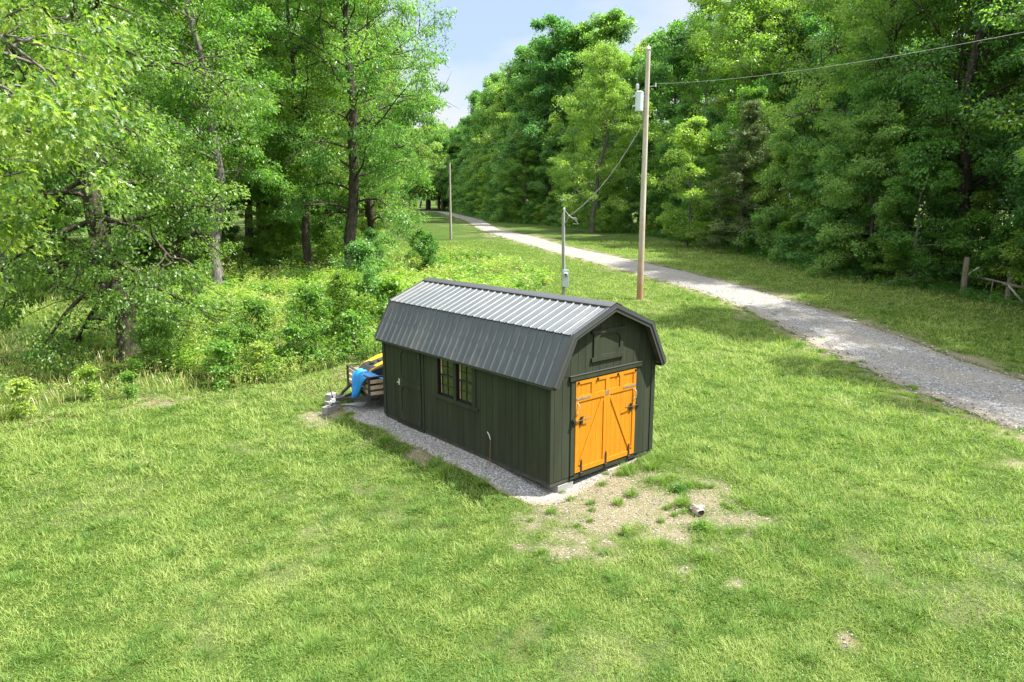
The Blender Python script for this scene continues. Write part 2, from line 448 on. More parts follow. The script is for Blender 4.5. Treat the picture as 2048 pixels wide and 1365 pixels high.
def gravelmat(name, scale, tan, k=1.0):
    m, n, o = newmat(name); l = n.links.new
    tc = nd(n, 'ShaderNodeTexCoord')
    v = nd(n, 'ShaderNodeTexVoronoi', Scale=scale); l(tc.outputs['Object'], v.inputs['Vector'])
    sep = nd(n, 'ShaderNodeSeparateColor'); l(v.outputs['Color'], sep.inputs['Color'])
    r = ramp(n, [(.0, (.09*k,.09*k,.087*k)), (.35, (.185*k,.183*k,.178*k)), (.7, (.265*k,.262*k,.255*k)), (1.0, (.42*k,.415*k,.40*k))], sep.outputs[0])
    nz = nd(n, 'ShaderNodeTexNoise', Scale=.55, Detail=6.0, Roughness=.65); l(tc.outputs['Object'], nz.inputs['Vector'])
    r2 = ramp(n, [(.42, (0,0,0)), (.68, (tan,tan,tan))], nz.outputs['Fac'])
    mm = nd(n, 'ShaderNodeMixRGB'); l(r2.outputs['Color'], mm.inputs['Fac']); l(r.outputs['Color'], mm.inputs['Color1']); mm.inputs['Color2'].default_value = (.29,.255,.215,1)
    ae = nd(n, 'ShaderNodeAttribute', attribute_name='edge')
    me_ = nd(n, 'ShaderNodeMixRGB'); l(ae.outputs['Fac'], me_.inputs['Fac']); l(mm.outputs['Color'], me_.inputs['Color1'])
    nz9 = nd(n, 'ShaderNodeTexNoise', Scale=30.0, Detail=8.0, Roughness=.7); l(tc.outputs['Object'], nz9.inputs['Vector'])
    r9 = ramp(n, [(.3, (.09,.085,.04)), (.5, (.20,.165,.10)), (.7, (.34,.28,.20))], nz9.outputs['Fac']); l(r9.outputs['Color'], me_.inputs['Color2'])
    p = nd(n, 'ShaderNodeBsdfPrincipled', Roughness=.9); p.inputs['Specular IOR Level'].default_value = .15
    l(me_.outputs['Color'], p.inputs['Base Color'])
    bp = nd(n, 'ShaderNodeBump', Strength=.9, Distance=.02); bp.invert = True
    l(v.outputs['Distance'], bp.inputs['Height']); l(bp.outputs['Normal'], p.inputs['Normal'])
    l(p.outputs['BSDF'], o.inputs['Surface']); return m
M['gravel'] = gravelmat('gravel', 26, .55, .88)
M['gravel_fine'] = gravelmat('gravel_fine', 38, .65, 1.2)

M['siding'] = paint('siding', (.033,.039,.025), .66, .25, 3.0, .35, 90, .14, stretch=(1, 1, .12))
M['trim_dark'] = paint('trim_dark', (.030,.034,.024), .6, .15, 5, .2, 70, .2)
M['groove'] = paint('groove', (.012,.014,.011), .9, .1, 5, 0)
M['roof_metal'] = paint('roof_metal', (.060,.072,.078), .45, .10, 1.2, .04, 8, .5, dirt=(.11,.112,.11))
M['roof_trim'] = paint('roof_trim', (.050,.052,.055), .4, .08, 2.0, .03, 8, .5)
M['fascia'] = paint('fascia', (.045,.047,.040), .55, .1, 3.0, .1, 50, .3)
M['yellow'] = paint('yellow', (.51,.19,.011), .6, .14, 7.0, .45, 70, .15, stretch=(4, 1, .15), dirt=(.46,.165,.012))
M['iron'] = paint('iron', (.020,.019,.018), .5, .2, 8, .1, 40, .5)
M['bronze'] = paint('bronze', (.030,.024,.018), .6, .2, 20, .1, 40, .3)
M['concrete'] = paint('concrete', (.27,.262,.245), .9, .16, 9, .5, 120, .15)
M['treated'] = paint('treated', (.062,.060,.050), .85, .25, 5, .4, 60, .15, stretch=(1, 1, 1))
M['glass'] = paint('glass', (.018,.022,.018), .06, .1, 2, 0, 1, .75)
M['sash'] = paint('sash', (.010,.010,.010), .45, .1, 5, 0, 1, .4)
M['tanwood'] = paint('tanwood', (.50,.36,.20), .7, .15, 6, .1, 40, .2)
M['chrome'] = paint('chrome', (.62,.62,.60), .3, .1, 8, 0, 1, .6, metal=.6)
M['polewood'] = paint('polewood', (.46,.41,.34), .85, .22, 1.6, .5, 40, .15, dirt=(.40,.22,.11), stretch=(6, 6, .25))
M['polewood'] = polemat()
M['poleold'] = paint('poleold', (.30,.275,.24), .9, .3, 1.6, .5, 40, .1, stretch=(6, 6, .25))
M['galv'] = paint('galv', (.52,.54,.55), .42, .1, 6, .05, 20, .5, metal=.35)
M['metergrey'] = paint('metergrey', (.42,.46,.48), .5, .06, 4, .05, 20, .4)
M['transformer'] = paint('transformer', (.55,.62,.62), .4, .07, 3, .05, 20, .5)
M['porcelain'] = paint('porcelain', (.50,.52,.52), .25, .1, 8, 0, 1, .6)
M['wire'] = paint('wire', (.34,.34,.33), .5, .15, 8, 0, 1, .5)
M['fencewood'] = paint('fencewood', (.19,.165,.125), .9, .3, 3.5, .5, 50, .1, stretch=(5, 5, .4))
M['fencepale'] = paint('fencepale', (.42,.38,.32), .9, .2, 3.5, .4, 50, .1)
M['slat'] = paint('slat', (.55,.43,.31), .8, .14, 4, .3, 50, .2, stretch=(1, 6, 6))
M['steel_black'] = paint('steel_black', (.035,.035,.038), .5, .3, 8, .15, 50, .4, dirt=(.13,.07,.04))
M['rust'] = paint('rust', (.24,.12,.06), .85, .3, 14, .3, 60, .2)
M['tarp'] = paint('tarp', (.015,.235,.62), .38, .12, 5, .5, 22, .5)
M['plastic_yellow'] = paint('plastic_yellow', (.80,.44,.015), .4, .05, 4, .02, 20, .45)
M['plastic_black'] = paint('plastic_black', (.030,.028,.032), .5, .1, 4, .05, 30, .45)
M['white'] = paint('white', (.75,.75,.73), .5, .06, 6, .05, 30, .4)
M['sheetgrey'] = paint('sheetgrey', (.40,.42,.43), .6, .2, 7, .2, 30, .3)
M['log_bark'] = paint('log_bark', (.36,.32,.26), .85, .35, 12, .6, 60, .15, dirt=(.14,.11,.08))
M['log_end'] = paint('log_end', (.075,.058,.042), .95, .3, 20, .5, 60, .1)
M['leafdry'] = paint('leafdry', (.21,.145,.075), .85, .3, 30, 0)

# ------------------------------------------------------------------ ground sheet
def graded(lo, a, b, hi, fine, growth=1.12):
    mid = list(np.arange(a, b+1e-6, fine)); up = [mid[-1]]; s = fine
    while up[-1] < hi: s *= growth; up.append(up[-1]+s)
    dn = [mid[0]]; s = fine
    while dn[-1] > lo: s *= growth; dn.append(dn[-1]-s)
    return np.array(dn[:0:-1] + mid + up[1:])
gx = graded(-500, -10, 14, 900, .14, 1.035); gy = graded(-300, -9, 13, 1200, .14, 1.035)
X, Y = np.meshgrid(gx, gy, indexing='ij')
inpad = inpoly(X, Y, PAD)
Zg = gz(X, Y) + bumps(X, Y)*(1-np.clip(inpoly(X, Y, ROADPOLY)*1.0 + inpad, 0, 1))
V = np.c_[X.ravel(), Y.ravel(), Zg.ravel()]
nx, ny = X.shape
I = np.arange(nx*ny).reshape(nx, ny)
F = np.c_[I[:-1, :-1].ravel(), I[1:, :-1].ravel(), I[1:, 1:].ravel(), I[:-1, 1:].ravel()]
me = npmesh('ground', V, F, M['ground'], smooth=True)
a = me.attributes.new('bare', 'FLOAT', 'POINT'); a.data.foreach_set('value', np.clip(bare_mask(X.ravel(), Y.ravel()), 0, 1).astype(np.float32))
a = me.attributes.new('litter', 'FLOAT', 'POINT'); a.data.foreach_set('value', litter_mask(X.ravel(), Y.ravel()).astype(np.float32))
tag(obj('ground', me), kind='structure')

# gravel driveway sheet
rng = np.random.default_rng(3)
rows = []; K = 13
for i in range(len(ROADC)):
    a_, b_ = _n[i], _f[i]
    d = (b_-a_)/(np.hypot(*(b_-a_))+1e-9)
    e0 = (fbm(a_[0], a_[1], .9)-.5)*.55; e1 = (fbm(b_[0], b_[1], .9)-.5)*.45
    nar = .05*float(np.hypot(*(b_-a_))); A = a_ + d*(nar-e0); B = b_ - d*(nar-e1)
    rows.append([A+(B-A)*t for t in np.linspace(0, 1, K)])
rows = np.array(rows)
crown_ = np.array([-.012, .02] + [.03+.012*math.sin(math.pi*t) for t in np.linspace(.1, .9, K-4)] + [.02, -.012])
Zr = gz(rows[..., 0], rows[..., 1]) + crown_ + .004
V = np.c_[rows[..., 0].ravel(), rows[..., 1].ravel(), Zr.ravel()]
I = np.arange(len(V)).reshape(len(rows), K)
F = np.c_[I[:-1, :-1].ravel(), I[1:, :-1].ravel(), I[1:, 1:].ravel(), I[:-1, 1:].ravel()]
F = F[:, ::-1]
me = npmesh('gravel_driveway', V, F, M['gravel'], smooth=True)
e = np.tile(np.array([.95, .45, .08, 0, .04, .14, .24, .14, .04, 0, .10, .35, .95]), (len(rows), 1))
a = me.attributes.new('edge', 'FLOAT', 'POINT'); a.data.foreach_set('value', e.ravel().astype(np.float32))
tag(obj('gravel_driveway', me), kind='structure')

# gravel pad round and under the shed
def fan_sheet(name, poly, mat, lift, rings=7, sub=14, jag=.12):
    P = np.array(poly + [poly[0]], float); q = []
    for a_, b_ in zip(P[:-1], P[1:]):
        for t in np.arange(sub)/sub: q.append(a_+(b_-a_)*t)
    q = np.array(q); c = q.mean(0)
    dr = (q-c); ln = np.hypot(*dr.T)[:, None]
    q = q + dr/ln*((fbm(q[:, 0]*3, q[:, 1]*3, .8)-.5)*jag*2)[:, None]
    rows = [c+(q-c)*s for s in (1, .97, .93, .85, .7, .5, .3, .001)]
    rows = np.array(rows)
    lifts = np.array([-.006, lift*.7, lift, lift, lift, lift, lift, lift])[:, None]
    Z = gz(rows[..., 0], rows[..., 1]) + lifts
    V = np.c_[rows[..., 0].ravel(), rows[..., 1].ravel(), Z.ravel()]
    n = len(q); I = np.arange(len(V)).reshape(len(rows), n); J = np.roll(I, -1, axis=1)
    F = np.c_[I[:-1].ravel(), J[:-1].ravel(), J[1:].ravel(), I[1:].ravel()]
    me = npmesh(name, V, F, mat, smooth=True)
    e = np.tile(np.array([1, .6, .15, 0, 0, 0, 0, 0.])[:, None], (1, n))
    a = me.attributes.new('edge', 'FLOAT', 'POINT'); a.data.foreach_set('value', e.ravel().astype(np.float32))
    return tag(obj(name, me), kind='structure')
fan_sheet('gravel_pad', PAD, M['gravel_fine'], .012)
# ------------------------------------------------------------------ the shed
W_, L_ = 3.05, 6.12
shed = empty('storage_shed', (0, 0, 0), 0, 'dark green barn-style storage shed with black metal roof and yellow double doors', 'shed')
PROF = [(-.11, 1.947), (.382, 2.862), (1.525, 3.327), (2.668, 2.862), (3.16, 1.947)]
def offset(P, d):
    """offset an open polyline towards its right-hand side by d with mitres"""
    out = []
    for i, p in enumerate(P):
        ns = []
        for a_, b_ in ((i-1, i), (i, i+1)):
            if a_ < 0 or b_ >= len(P): continue
            dx, dz = P[b_][0]-P[a_][0], P[b_][1]-P[a_][1]; l_ = math.hypot(dx, dz); ns.append((dz/l_, -dx/l_))
        if len(ns) == 1: m_ = ns[0]; k_ = 1
        else:
            m_ = (ns[0][0]+ns[1][0], ns[0][1]+ns[1][1]); l_ = math.hypot(*m_); m_ = (m_[0]/l_, m_[1]/l_)
            k_ = 1/(m_[0]*ns[0][0]+m_[1]*ns[0][1])
        out.append((p[0]+m_[0]*d*k_, p[1]+m_[1]*d*k_))
    return out
def roofz(x, off=.0):
    P = offset(PROF, off) if off else PROF
    for (x0, z0), (x1, z1) in zip(P[:-1], P[1:]):
        if x0 <= x <= x1: return z0+(z1-z0)*(x-x0)/(x1-x0)
    return P[0][1]
TOPOFF = .036

def siding_front(mb, fn, u0, u1, zlo, split=None, gap=.2032, first=.10):
    """vertical planks between grooves, tops cut to the roofline"""
    cuts = [u0] + [c for c in np.arange(u0+first, u1-.02, gap)] + [u1]
    kinks = [.382, 1.525, 2.668]
    for a_, b_ in zip(cuts[:-1], cuts[1:]):
        a2, b2 = a_+(.004 if a_ > u0 else 0), b_-(.004 if b_ < u1 else 0)
        top = [(a2, roofz(a2, TOPOFF))] + [(k_, roofz(k_, TOPOFF)) for k_ in kinks if a2 < k_ < b2] + [(b2, roofz(b2, TOPOFF))]
        if split:
            mb.prism([(a2, zlo), (b2, zlo), (b2, split-.006), (a2, split-.006)], -.012, 0, fn)
            mb.prism([(a2, split)] + [(b2, split)] + top[::-1], -.012, .004, fn)
        else:
            mb.prism([(a2, zlo), (b2, zlo)] + top[::-1], -.012, 0, fn)

fF = lambda u, z, t: (u, -t, z)
fB = lambda u, z, t: (u, L_+t, z)
fL = lambda u, z, t: (-t, u, z)
fR = lambda u, z, t: (W_+t, u, z)

# front wall
mb = MB()
siding_front(mb, fF, 0, W_, 0, 2.03)
mb.cur = 1
top = [(x, roofz(x, TOPOFF)-.002) for x in (.002, .382, 1.525, 2.668, W_-.002)]
mb.prism([(.002, .004), (W_-.002, .004)] + top[::-1], -.05, -.0125, fF)
mb.build('front_wall', [M['siding'], M['groove']], shed)
mb = MB()
siding_front(mb, fB, 0, W_, 0)
mb.cur = 1
mb.prism([(.002, .004), (W_-.002, .004)] + top[::-1], -.05, -.0125, fB)
mb.build('back_wall', [M['siding'], M['groove']], shed)
# side walls: planks with the window openings left free
def side(name, fn, holes):
    mb = MB()
    ztop = 2.06
    E0, E1 = .0125, L_-.0125
    base_cuts = sorted(set([E0, E1] + [round(v, 4) for v in np.arange(.10, L_-.02, .2032)]))
    cuts = sorted(set(base_cuts + [h for H in holes for h in H[:2]]))
    for a_, b_ in zip(cuts[:-1], cuts[1:]):
        if b_-a_ < 1e-4: continue
        a2 = a_+(.004 if a_ in base_cuts and a_ > E0 else 0); b2 = b_-(.004 if b_ in base_cuts and b_ < E1 else 0)
        mid = (a_+b_)/2; segs = [(0, ztop)]
        for h0, h1, z0, z1 in holes:
            if h0 < mid < h1: segs = [(0, z0), (z1, ztop)]
        for s0, s1 in segs:
            mb.cur = 0; mb.prism([(a2, s0), (b2, s0), (b2, s1), (a2, s1)], -.012, 0, fn)
            mb.cur = 1; mb.prism([(max(a_, .052), s0+.002), (min(b_, L_-.052), s0+.002), (min(b_, L_-.052), s1), (max(a_, .052), s1)], -.05, -.0125, fn)
    return mb.build(name, [M['siding'], M['groove']], shed)
WIN = [(2.40, 2.98), (3.09, 3.69)]
side('left_wall', fL, [(a_, b_, 1.0, 1.90) for a_, b_ in WIN])
side('right_wall', fR, [])

# corner boards, bottom rims
mb = MB()
mb.prism([(W_-.10, -.01), (W_+.018, -.01), (W_+.018, 2.05), (W_-.10, 2.05)], 0.001, .018, fF)
mb.build('corner_board', M['trim_dark'], shed)
mb = MB()
mb.prism([(L_-.10, -.01), (L_+.018, -.01), (L_+.018, 2.04), (L_-.10, 2.04)], .001, .018, fL)
mb.build('corner_board', M['trim_dark'], shed)
mb = MB()
mb.box((.012, .012, -.085), (W_-.012, .05, .0)); mb.box((.012, L_-.05, -.085), (W_-.012, L_-.012, 0))
mb.box((.012, .05, -.085), (.05, L_-.05, 0)); mb.box((W_-.05, .05, -.085), (W_-.012, L_-.05, 0))
for y in np.arange(.45, L_-.3, .4): mb.box((.05, y, -.08), (W_-.05, y+.04, -.002))
mb.box((.05, .05, -.0019), (W_-.05, L_-.05, .02))
mb.build('floor_frame', M['treated'], shed)
mb = MB()
for x in (.42, 1.15, 1.85, 2.52):
    mb.box((x-.05, .03, -.112), (x+.05, L_-.03, -.0855))
mb.build('skid', M['treated'], shed)

# roof: metal sheets with ribs
Y0, Y1 = -.213, L_+.2
def ribs():
    """(y, height) samples across the sheet"""
    out = []; y = Y0
    per = .2286; n = int((Y1-Y0)/per)+1
    for i in range(n+1):
        c = Y0+.06+i*per
        for dy, h in ((-.030, 0), (-.013, .022), (.013, .022), (.030, 0), (.085, 0), (.09, .004), (.10, .004), (.105, 0), (.15, 0), (.155, .004), (.165, .004), (.17, 0)):
            yy = c+dy
            if Y0 < yy < Y1: out.append((yy, h))
    return [(Y0, 0)] + out + [(Y1, 0)]
RB = ribs()
def sheet(mb, A, B, lift=0.0):
    dx, dz = B[0]-A[0], B[1]-A[1]; l_ = math.hypot(dx, dz); nx_, nz_ = -dz/l_, dx/l_
    if nz_ < 0: nx_, nz_ = -nx_, -nz_
    rows = [[(p[0]+nx_*(h+lift), y, p[1]+nz_*(h+lift)) for y, h in RB] for p in (A, B)]
    mb.grid_faces(rows)
    rows = [[(p[0]+nx_*(lift-.004), y, p[1]+nz_*(lift-.004)) for y, h in RB] for p in (A, B)]
    mb.grid_faces(rows)
mb = MB()
def ext(A, B, d0, d1):
    dx, dz = B[0]-A[0], B[1]-A[1]; l_ = math.hypot(dx, dz); ux, uz = dx/l_, dz/l_
    return (A[0]-ux*d0, A[1]-uz*d0), (B[0]+ux*d1, B[1]+uz*d1)
P = PROF
for A, B in ((P[0], P[1]), (P[4], P[3])): sheet(mb, *ext(A, B, .015, -.01))
for A, B in ((P[1], P[2]), (P[3], P[2])): sheet(mb, *ext(A, B, .035, -.01), lift=.008)
roof = mb.build('roof', M['roof_metal'], shed)
# deck under the sheets
mb = MB()
inn = offset(PROF, .030); out_ = offset(PROF, .005)
mb.prism(out_ + inn[::-1], Y0+.035, Y1-.035, lambda u, v, t: (u, t, v))
mb.build('roof_deck', M['treated'], shed)
# ridge cap
mb = MB()
for s in (-1, 1):
    a_ = (1.525, 3.327+.048); b_ = (1.525+s*.17, 3.327+.048-.17*.407)
    mb.prism([a_, b_, (b_[0], b_[1]-.006), (a_[0], a_[1]-.006)], Y0-.004, Y1+.004, lambda u, v, t: (u, t, v))
    mb.box((b_[0]-.006*s, Y0-.004, b_[1]-.03), (b_[0]+.004*s, Y1+.004, b_[1]+.002))
    mb.box((1.525+s*.12, Y0+.01, 3.327-.06), (1.525+s*.135, Y1-.01, 3.327-.06+.055))
mb.build('ridge_cap', M['roof_trim'], roof)
# closure strip in the step between lower and upper sheets
mb = MB()
for x, s in ((.382, -1), (2.668, 1)):
    mb.box((x+s*.028, Y0+.01, 2.842), (x+s*.022, Y1-.01, 2.862))
mb.build('closure_strip', M['groove'], roof)
# rake trims front and back
for yy, yb in ((Y0-.006, Y0+.02), (Y1+.006, Y1-.02)):
    mb = MB()
    o1 = offset(PROF, -.030); o2 = offset(PROF, .055)
    mb.prism(o1 + o2[::-1], yy, yy+(.004 if yb > yy else -.004), lambda u, v, t: (u, t, v))
    o3 = offset(PROF, -.026)
    mb.prism(o1 + o3[::-1], yy, yy+(.085 if yb > yy else -.085), lambda u, v, t: (u, t, v))
    o4 = offset(PROF, .051)
    mb.prism(o4 + o2[::-1], yy-(.010 if yb > yy else -.010), yy+(.022 if yb > yy else -.022), lambda u, v, t: (u, t, v))
    mb.build('rake_trim', M['roof_trim'], roof)
    mb = MB()
    f1 = offset(PROF, .032); f2 = offset(PROF, .125)
    s_ = .006 if yb > yy else -.006
    mb.prism(f1 + f2[::-1], yy+s_, yy+s_*4.5, lambda u, v, t: (u, t, v))
    mb.build('rake_board', M['fascia'], roof)
mb = MB()
mb.box((-.105, Y0+.04, 1.88), (-.085, Y1-.04, 1.925)); mb.box((-.084, Y0+.04, 1.88), (.0, Y1-.04, 1.888))
mb.box((3.135, Y0+.04, 1.88), (3.155, Y1-.04, 1.925)); mb.box((W_, Y0+.04, 1.88), (3.134, Y1-.04, 1.888))
mb.build('eave_board', M['fascia'], roof)

# windows
for a_, b_ in WIN:
    mb = MB()
    d = .068; f = .028
    # black reveal lining
    mb.box((0.0, a_, 1.0), (d, a_+.012, 1.90)); mb.box((0.0, b_-.012, 1.0), (d, b_, 1.90))
    mb.box((0.0, a_+.012, 1.0), (d, b_-.012, 1.012)); mb.box((0.0, a_+.012, 1.888), (d, b_-.012, 1.90))
    # sash frame and glazing bars
    x0, x1 = .044, .062
    mb.box((x0, a_+.012, 1.012), (x1, a_+.012+f, 1.888)); mb.box((x0, b_-.012-f, 1.012), (x1, b_-.012, 1.888))
    mb.box((x0+.001, a_+.012+f, 1.012), (x1, b_-.012-f, 1.012+f)); mb.box((x0+.001, a_+.012+f, 1.888-f), (x1, b_-.012-f, 1.888))
    mb.box((x0-.008, a_+.012+f, 1.455), (x1, b_-.012-f, 1.492))
    c = (a_+b_)/2
    mb.box((x0+.004, c-.006, 1.04), (x1-.001, c+.006, 1.455)); mb.box((x0+.004, c-.006, 1.492), (x1-.001, c+.006, 1.86))
    for z in (1.245, 1.675):
        mb.box((x0+.005, a_+.012+f, z-.006), (x1-.002, c-.006, z+.006)); mb.box((x0+.005, c+.006, z-.006), (x1-.002, b_-.012-f, z+.006))
    wnd = mb.build('window', M['sash'], shed)
    mb = MB(); mb.box((.0621, a_+.012, 1.012), (.066, b_-.012, 1.888)); mb.build('pane', M['glass'], wnd)
    mb = MB(); mb.box((.052, b_-.085, 1.492), (.0612, b_-.041, 1.86)); mb.box((.055, b_-.062, 1.04), (.0612, b_-.041, 1.455)); mb.build('stud_strip', M['tanwood'], wnd)  # tan strip added before the opaque pane, standing for the interior stud behind it
mb = MB()
t = -.022
mb.box((t, 2.28, 1.0), (-.0005, 2.40, 1.90)); mb.box((t, 3.69, 1.0), (-.0005, 3.80, 1.90)); mb.box((t, 2.98, 1.0), (-.0005, 3.09, 1.90))
mb.box((t-.012, 2.19, .92), (-.0005, 3.87, .999)); mb.box((t-.006, 2.20, 1.901), (-.0005, 3.87, 1.97))
mb.build('window_casing', M['siding'], shed)

# side door
mb = MB()
fn = fL
def octring(mb, fn, u0, u1, z0, z1, U0, U1, Z0, Z1, c, t0, t1):
    """plate u0..u1,z0..z1 with an eight-sided opening U0..U1,Z0..Z1"""
    mb.prism([(u0, z0), (U0, z0), (U0, z1), (u0, z1)], t0, t1, fn)
    mb.prism([(U1, z0), (u1, z0), (u1, z1), (U1, z1)], t0, t1, fn)
    mb.prism([(U0, z0), (U1, z0), (U1, Z0), (U0, Z0)], t0, t1, fn)
    mb.prism([(U0, Z1), (U1, Z1), (U1, z1), (U0, z1)], t0, t1, fn)
    for a_, b_, su, sz in ((U0, Z0, 1, 1), (U1, Z0, -1, 1), (U1, Z1, -1, -1), (U0, Z1, 1, -1)):
        mb.prism([(a_, b_), (a_+su*c, b_), (a_, b_+sz*c)], t0, t1, fn)
for a_, b_ in ((4.39, 4.55), (4.558, 4.75), (4.758, 4.95), (4.958, 5.15), (5.158, 5.38)):
    mb.prism([(a_, .02), (b_, .02), (b_, 1.87), (a_, 1.87)], .0005, .008, fn)
octring(mb, fn, 4.385, 5.385, .92+.0, 1.872, 4.50, 5.25, 1.07, 1.78, .10, .0082, .030)
octring(mb, fn, 4.385, 5.385, .018, .919, 4.50, 5.25, .17, .90, .10, .0082, .030)
sdoor = mb.build('side_door', M['siding'], shed)
mb = MB()
mb.prism([(4.27, 0), (4.345, 0), (4.345, 1.9), (4.27, 1.9)], .0005, .022, fn)
mb.prism([(5.42, 0), (5.49, 0), (5.49, 1.9), (5.42, 1.9)], .0005, .012, fn)
mb.prism([(4.30, -.085), (5.47, -.085), (5.47, -.002), (4.30, -.002)], -.012, .025, fn)
mb.build('door_trim', M['siding'], shed)
mb = MB()
mb.box((-.036, 5.30, .90), (-.0302, 5.36, 1.06)); mb.tube([(-.036, 5.33, .98), (-.085, 5.33, .98)], .012, 8); mb.tube([(-.085, 5.34, .98), (-.085, 5.22, .98)], .011, 8)
mb.build('handle', M['chrome'], sdoor)
for z in (1.74, .99, .14):
    mb = MB(); mb.box((-.036, 4.40, z-.045), (-.0302, 4.49, z+.045)); mb.tube([(-.037, 4.392, z-.05), (-.037, 4.392, z+.05)], .009, 6)
    mb.build('hinge', M['iron'], sdoor)

# yellow double door
mb = MB(); fn = fF
for a_ in np.arange(.645, 2.41, .148):
    mb.cur = 0; b_ = min(a_+.143, 2.415)
    mb.prism([(a_, .06), (b_, .06), (b_, 1.898), (a_, 1.898)], .006, .016, fn)
mb.prism([(.64, .055), (2.42, .055), (2.42, 1.90), (.64, 1.90)], .0005, .0058, fn)
def yb(u0, z0, u1, z1, t=.034): mb.prism([(u0, z0), (u1, z0), (u1, z1), (u0, z1)], .0162, t, fn)
yb(.64, .055, .725, 1.90); yb(2.335, .055, 2.42, 1.90)                     # stiles
yb(.7251, 1.835, 2.3349, 1.90); yb(.7251, .055, 2.3349, .15)                 # rails
yb(.7251, 1.485, 2.3349, 1.595)
for a_, b_ in ((1.07, 1.175), (1.485, 1.59), (1.91, 2.02)): yb(a_, 1.5951, b_, 1.8349)
yb(1.44, .1501, 1.526, 1.4849, .033); yb(1.534, .1501, 1.62, 1.4849, .033)
def brace(x0, z0, x1, z1, w=.085):
    d = Vector((x1-x0, z1-z0)).normalized(); n_ = Vector((-d.y, d.x))*w/2
    mb.prism([(x0-n_.x, z0-n_.y), (x1-n_.x, z1-n_.y), (x1+n_.x, z1+n_.y), (x0+n_.x, z0+n_.y)], .0163, .032, fn)
brace(.77, .19, 1.40, 1.44); brace(2.29, .19, 1.66, 1.44)
ydoor = mb.build('double_door', M['yellow'], shed, bevel=.003)
for a_, b_ in ((.645, 1.04), (2.01, 2.415)):
    mb = MB(); mb.box((a_, -.0405, 1.528), (b_, -.0342, 1.568)); mb.build('drip_strip', M['fencewood'], ydoor)
mb = MB(); mb.box((1.48, -.040, 1.495), (1.575, -.0342, 1.585)); mb.build('center_plate', M['fencewood'], ydoor)
for x in (.70, 1.24, 1.84, 2.39):
    mb = MB(); mb.tube([(x, -.0345, 1.868), (x, -.05, 1.868)], .026, 10); mb.tube([(x, -.05, 1.868), (x, -.062, 1.868)], .014, 8)
    mb.build('bolt', M['iron'], ydoor)
for x in (.812, 1.53, 2.245):
    mb = MB()
    mb.prism([(x-.026, .02), (x+.026, .02), (x+.026, .25), (x+.015, .30), (x, .31), (x-.015, .30), (x-.026, .25)], .0345, .041, fn)
    mb.tube([(x-.032, -.044, .028), (x+.032, -.044, .028)], .013, 8)
    for z in (.10, .17, .24): mb.tube([(x, -.041, z), (x, -.046, z)], .008, 6)
    mb.build('hinge', M['bronze'], ydoor)
for s, xc in ((1, .58), (-1, 2.48)):
    mb = MB()
    mb.box((xc+s*.18, -.048, 1.02), (xc+s*.245, -.0345, 1.18))
    mb.tube([(xc-s*.01, -.062, 1.115), (xc+s*.22, -.062, 1.118)], .012, 8)
    mb.tube([(xc+s*.22, -.062, 1.118), (xc+s*.33, -.072, 1.122), (xc+s*.44, -.080, 1.135)], .010, 8)
    mb.tube([(xc, -.02, 1.115), (xc, -.085, 1.115)], .032, 10)
    mb.box((xc-.035, -.050, 1.06), (xc+.035, -.0232, 1.17))
    lt = mb.build('latch', M['iron'], ydoor)
    mb = MB(); mb.box((xc+s*.18, -.068, 1.165), (xc+s*.245, -.049, 1.19)); mb.build('latch_cap', M['bronze'], lt)
for x in (.695, 2.385):
    mb = MB()
    mb.tube([(x, -.036, 1.46), (x+.004, -.075, 1.43), (x+.006, -.085, 1.36), (x+.004, -.075, 1.29), (x, -.036, 1.26)], .008, 6)
    mb.box((x-.012, -.040, 1.44), (x+.012, -.0342, 1.48)); mb.box((x-.012, -.040, 1.24), (x+.012, -.0342, 1.28))
    mb.build('pull_handle', M['chrome'], ydoor)
# door surround
mb = MB()
mb.prism([(.525, -.01), (.63, -.01), (.63, 1.93), (.525, 1.93)], .0005, .022, fn)
mb.prism([(2.43, -.01), (2.535, -.01), (2.535, 1.93), (2.43, 1.93)], .0005, .022, fn)
mb.prism([(.475, 1.931), (2.585, 1.931), (2.585, 2.02), (.475, 2.02)], .0045, .046, fn)
mb.prism([(.525, -.055), (2.535, -.055), (2.535, .018), (.525, .018)], -.012, .022, fn)
ds = mb.build('door_surround', M['siding'], shed)
mb = MB(); mb.box((.468, -.055, 2.0205), (2.592, -.004, 2.030)); mb.build('drip_cap', M['fascia'], ds)
# gable vent
mb = MB()
mb.prism([(1.30, 2.33), (1.80, 2.33), (1.90, 2.43), (1.90, 2.65), (1.80, 2.74), (1.30, 2.74), (1.20, 2.65), (1.20, 2.43)], .005, .008, fn)
octring(mb, fn, 1.115, 1.975, 2.305, 2.775, 1.21, 1.885, 2.335, 2.735, .10, .0085, .034)
mb.prism([(1.045, 2.776), (2.045, 2.776), (2.045, 2.83), (1.045, 2.83)], .0045, .05, fn)
mb.prism([(1.055, 2.225), (2.005, 2.225), (2.005, 2.304), (1.055, 2.304)], .0045, .046, fn)
vent = mb.build('gable_vent', M['siding'], shed)
mb = MB(); mb.box((1.04, -.055, 2.8305), (2.05, -.0045, 2.837)); mb.build('drip_cap', M['fascia'], vent)

